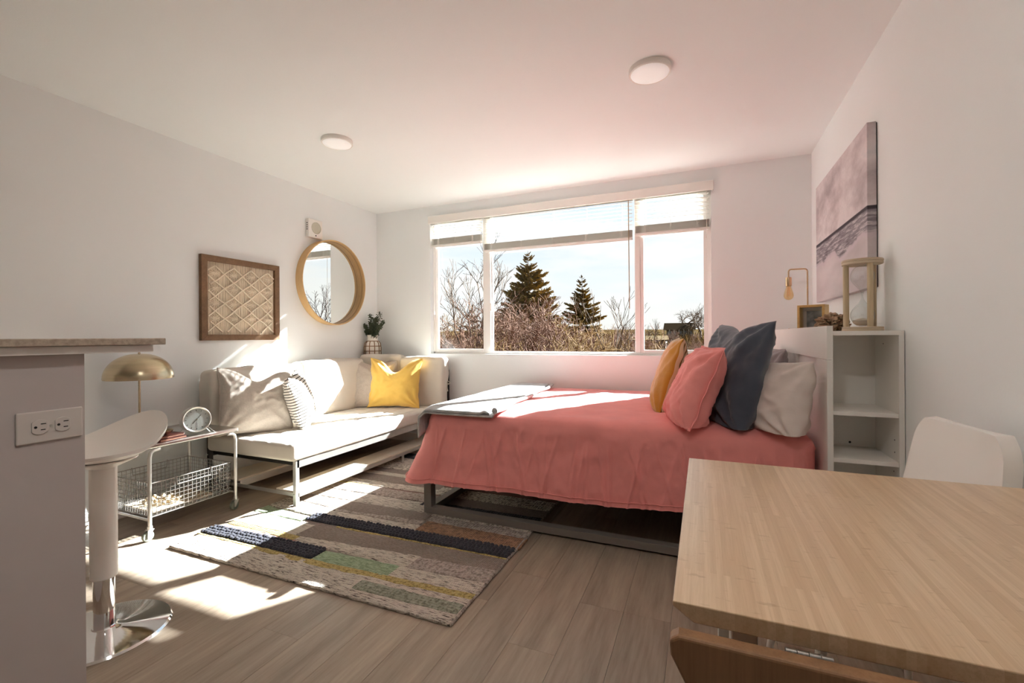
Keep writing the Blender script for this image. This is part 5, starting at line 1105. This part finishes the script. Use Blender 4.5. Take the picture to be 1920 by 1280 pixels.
# conifers: each bough a part, from four bough meshes
needle = MatB('spruce_needles', lin(112, 92, 38), 0.8, sheen=0.1); needle.color(needle.map(needle.noise(1.2, 4), [(0.3, lin(98, 80, 24)), (0.7, lin(156, 124, 44))])); needle = needle.m
def bough_mesh(seed, ends_up):
    rn = random.Random(seed); segs = []; n = 12; pts = []
    for i in range(n + 1):
        t = i / n; pts.append(Vector((t, 0, -0.20 * t + ends_up * t ** 3)))
    tri = []
    for i in range(n): segs.append((tuple(pts[i]), tuple(pts[i + 1]), 0.022 * (1 - i / n) + 0.006, 0.022 * (1 - (i + 1) / n) + 0.006))
    V, F = tubes_np(segs, 3); V = list(map(tuple, V)); F3 = [tuple(f[:3]) for f in F] + [(f[0], f[2], f[3]) for f in F]
    for i in range(150):
        t = rn.uniform(0.10, 1.0); k = t * n; j = min(n - 1, int(k)); p = pts[j].lerp(pts[j + 1], k - j); L = 0.36 * (1.08 - t) ** 0.6 * rn.uniform(.4, 1.0) + 0.06
        s_ = rn.choice((-1, 1)); d = Vector((rn.uniform(.5, .9), s_ * rn.uniform(.3, 1.0), rn.gauss(-0.45, .35))).normalized(); w_ = Vector((-d.y, d.x, rn.gauss(0, .5))).normalized() * L * 0.17
        o_ = len(V); tipz = Vector((0, 0, -0.10 * L)); V += [tuple(p), tuple(p + d * L * .45 + w_), tuple(p + d * L + tipz), tuple(p + d * L * .45 - w_), tuple(p + d * L * .5 + Vector((0, 0, -0.30 * L)))]
        F3 += [(o_, o_ + 1, o_ + 2), (o_, o_ + 2, o_ + 3), (o_, o_ + 4, o_ + 2)]
    return mesh_np('bough', np.array(V), np.array(F3), needle)
BM = [bough_mesh(s, u_) for s, u_ in ((1, 0.12), (2, 0.05), (3, 0.16), (4, 0.09))]
def conifer(label, x, y, ztop, rad, whorls, per, seed, bare_low=0.0):
    zb = gz(x, y); H = ztop - zb; t = thing('conifer', label, 'tree', (x, y, zb)); rn = random.Random(seed)
    V, F = tubes_np([((0, 0, 0), (0, 0, H * 0.5), 0.2, 0.11), ((0, 0, H * 0.5), (0, 0, H), 0.11, 0.012)], 6); o = bpy.data.objects.new('trunk', mesh_np('trunk', V, F, bark)); COL.objects.link(o); o.parent = t
    for w_ in range(whorls):
        f = (w_ + 0.15) / whorls; z = H * (0.06 + 0.93 * f) + rn.uniform(-.1, .1); r = rad * (1 - f) ** 0.82 * rn.uniform(.8, 1.1) + 0.12; a0 = rn.uniform(0, 6.28)
        for k in range(per if f < 0.85 else 4):
            b = bpy.data.objects.new('bough', rn.choice(BM)); COL.objects.link(b); b.parent = t; rs = r * rn.uniform(.72, 1.12)
            b.location = (0, 0, z + rn.uniform(-.12, .12)); b.rotation_euler = (rn.gauss(0, .12), R(-34) * f ** 2 + rn.gauss(0, .07) - 0.10 * f, a0 + k * 6.283 / (per if f < 0.85 else 4) + rn.uniform(-.3, .3)); b.scale = (rs, rs * (1.0 if rs > 0.6 else 1.3), max(rs * 0.8, 0.22))
conifer('tallest conifer outside, behind the bare shrubs', -12.1, 31.8, 7.6, 4.3, 34, 8, 1)
conifer('smaller conifer with spaced boughs right of the tallest one', -11.33, 45.15, 7.35, 3.6, 24, 8, 2)
conifer('small dense conifer outside the left casement', -18.8, 35.5, 4.1, 1.7, 15, 8, 3)
conifer('far little conifer left of the distant house', -15.2, 145.8, 3.3, 2.4, 7, 7, 4)
conifer('second far little conifer nearest the distant house', -12.9, 147, 3.0, 2.2, 7, 7, 5)
# distant house
hx, hy = -7.3, 159.5; hz = gz(hx, hy)
ho = thing('house', 'distant dark house with a balcony on the slope', 'house', (hx, hy, hz)); hm = plain('house_siding', lin(84, 74, 60), 0.9, var=0.1); hr = plain('house_roof', lin(44, 36, 27), 1.0, spec=0.0); hw = plain('house_white', lin(128, 120, 108), 0.8); hwin = plain('house_window', lin(70, 74, 80), 0.15)
zT = 5.4
part('wall', MB().box((hx - 4.0, hy, hz), (hx + 4.4, hy + 8, zT - 2.2)), hm, ho)
part('roof', MB().prism([(hx - 5.0, hy - 1.0, zT - 2.4), (hx - 5.0, hy + 4, zT), (hx - 5.0, hy + 9, zT - 2.4)], (10.0, 0, 0)), hr, ho)
for i in range(5):
    x = hx - 3.6 + i * 1.7; wn = part('window', MB().box((x, hy - 0.05, 1.1), (x + 1.1, hy + 0.02, 2.7)), hw, ho); part('pane', MB().box((x + 0.12, hy - 0.08, 1.2), (x + 0.98, hy - 0.05, 2.6)), hwin, wn)
for i in range(3): x = hx - 3.0 + i * 2.6; wn = part('window', MB().box((x, hy - 0.05, -0.9), (x + 1.3, hy + 0.02, 0.3)), hw, ho); part('pane', MB().box((x + 0.12, hy - 0.08, -0.8), (x + 1.18, hy - 0.05, 0.2)), hwin, wn)
part('balcony', MB().box((hx - 4.6, hy - 1.6, 0.55), (hx + 4.4, hy, 0.75)), hw, ho)
for i in range(7): x = hx - 4.5 + i * 1.47; part('post', MB().box((x, hy - 1.6, hz), (x + 0.16, hy - 1.44, zT - 2.3)), hw, ho)
part('railing', MB().box((hx - 4.6, hy - 1.6, 1.45), (hx + 4.4, hy - 1.52, 1.55)), hw, ho)
sh_ = thing('shed', 'long low pale roofed building left of the distant house', 'building', (-10.2, 93, gz(-10.2, 93)))
part('wall', MB().box((-13.5, 93, gz(-10, 93)), (-6.8, 98, 0.35)), hm, sh_); part('roof', MB().prism([(-13.9, 92.4, 0.3), (-13.9, 95.5, 1.1), (-13.9, 98.6, 0.3)], (7.4, 0, 0)), plain('pale_roof', lin(110, 96, 74), 1.0, spec=0.0), sh_)
bpy.context.view_layer.update()
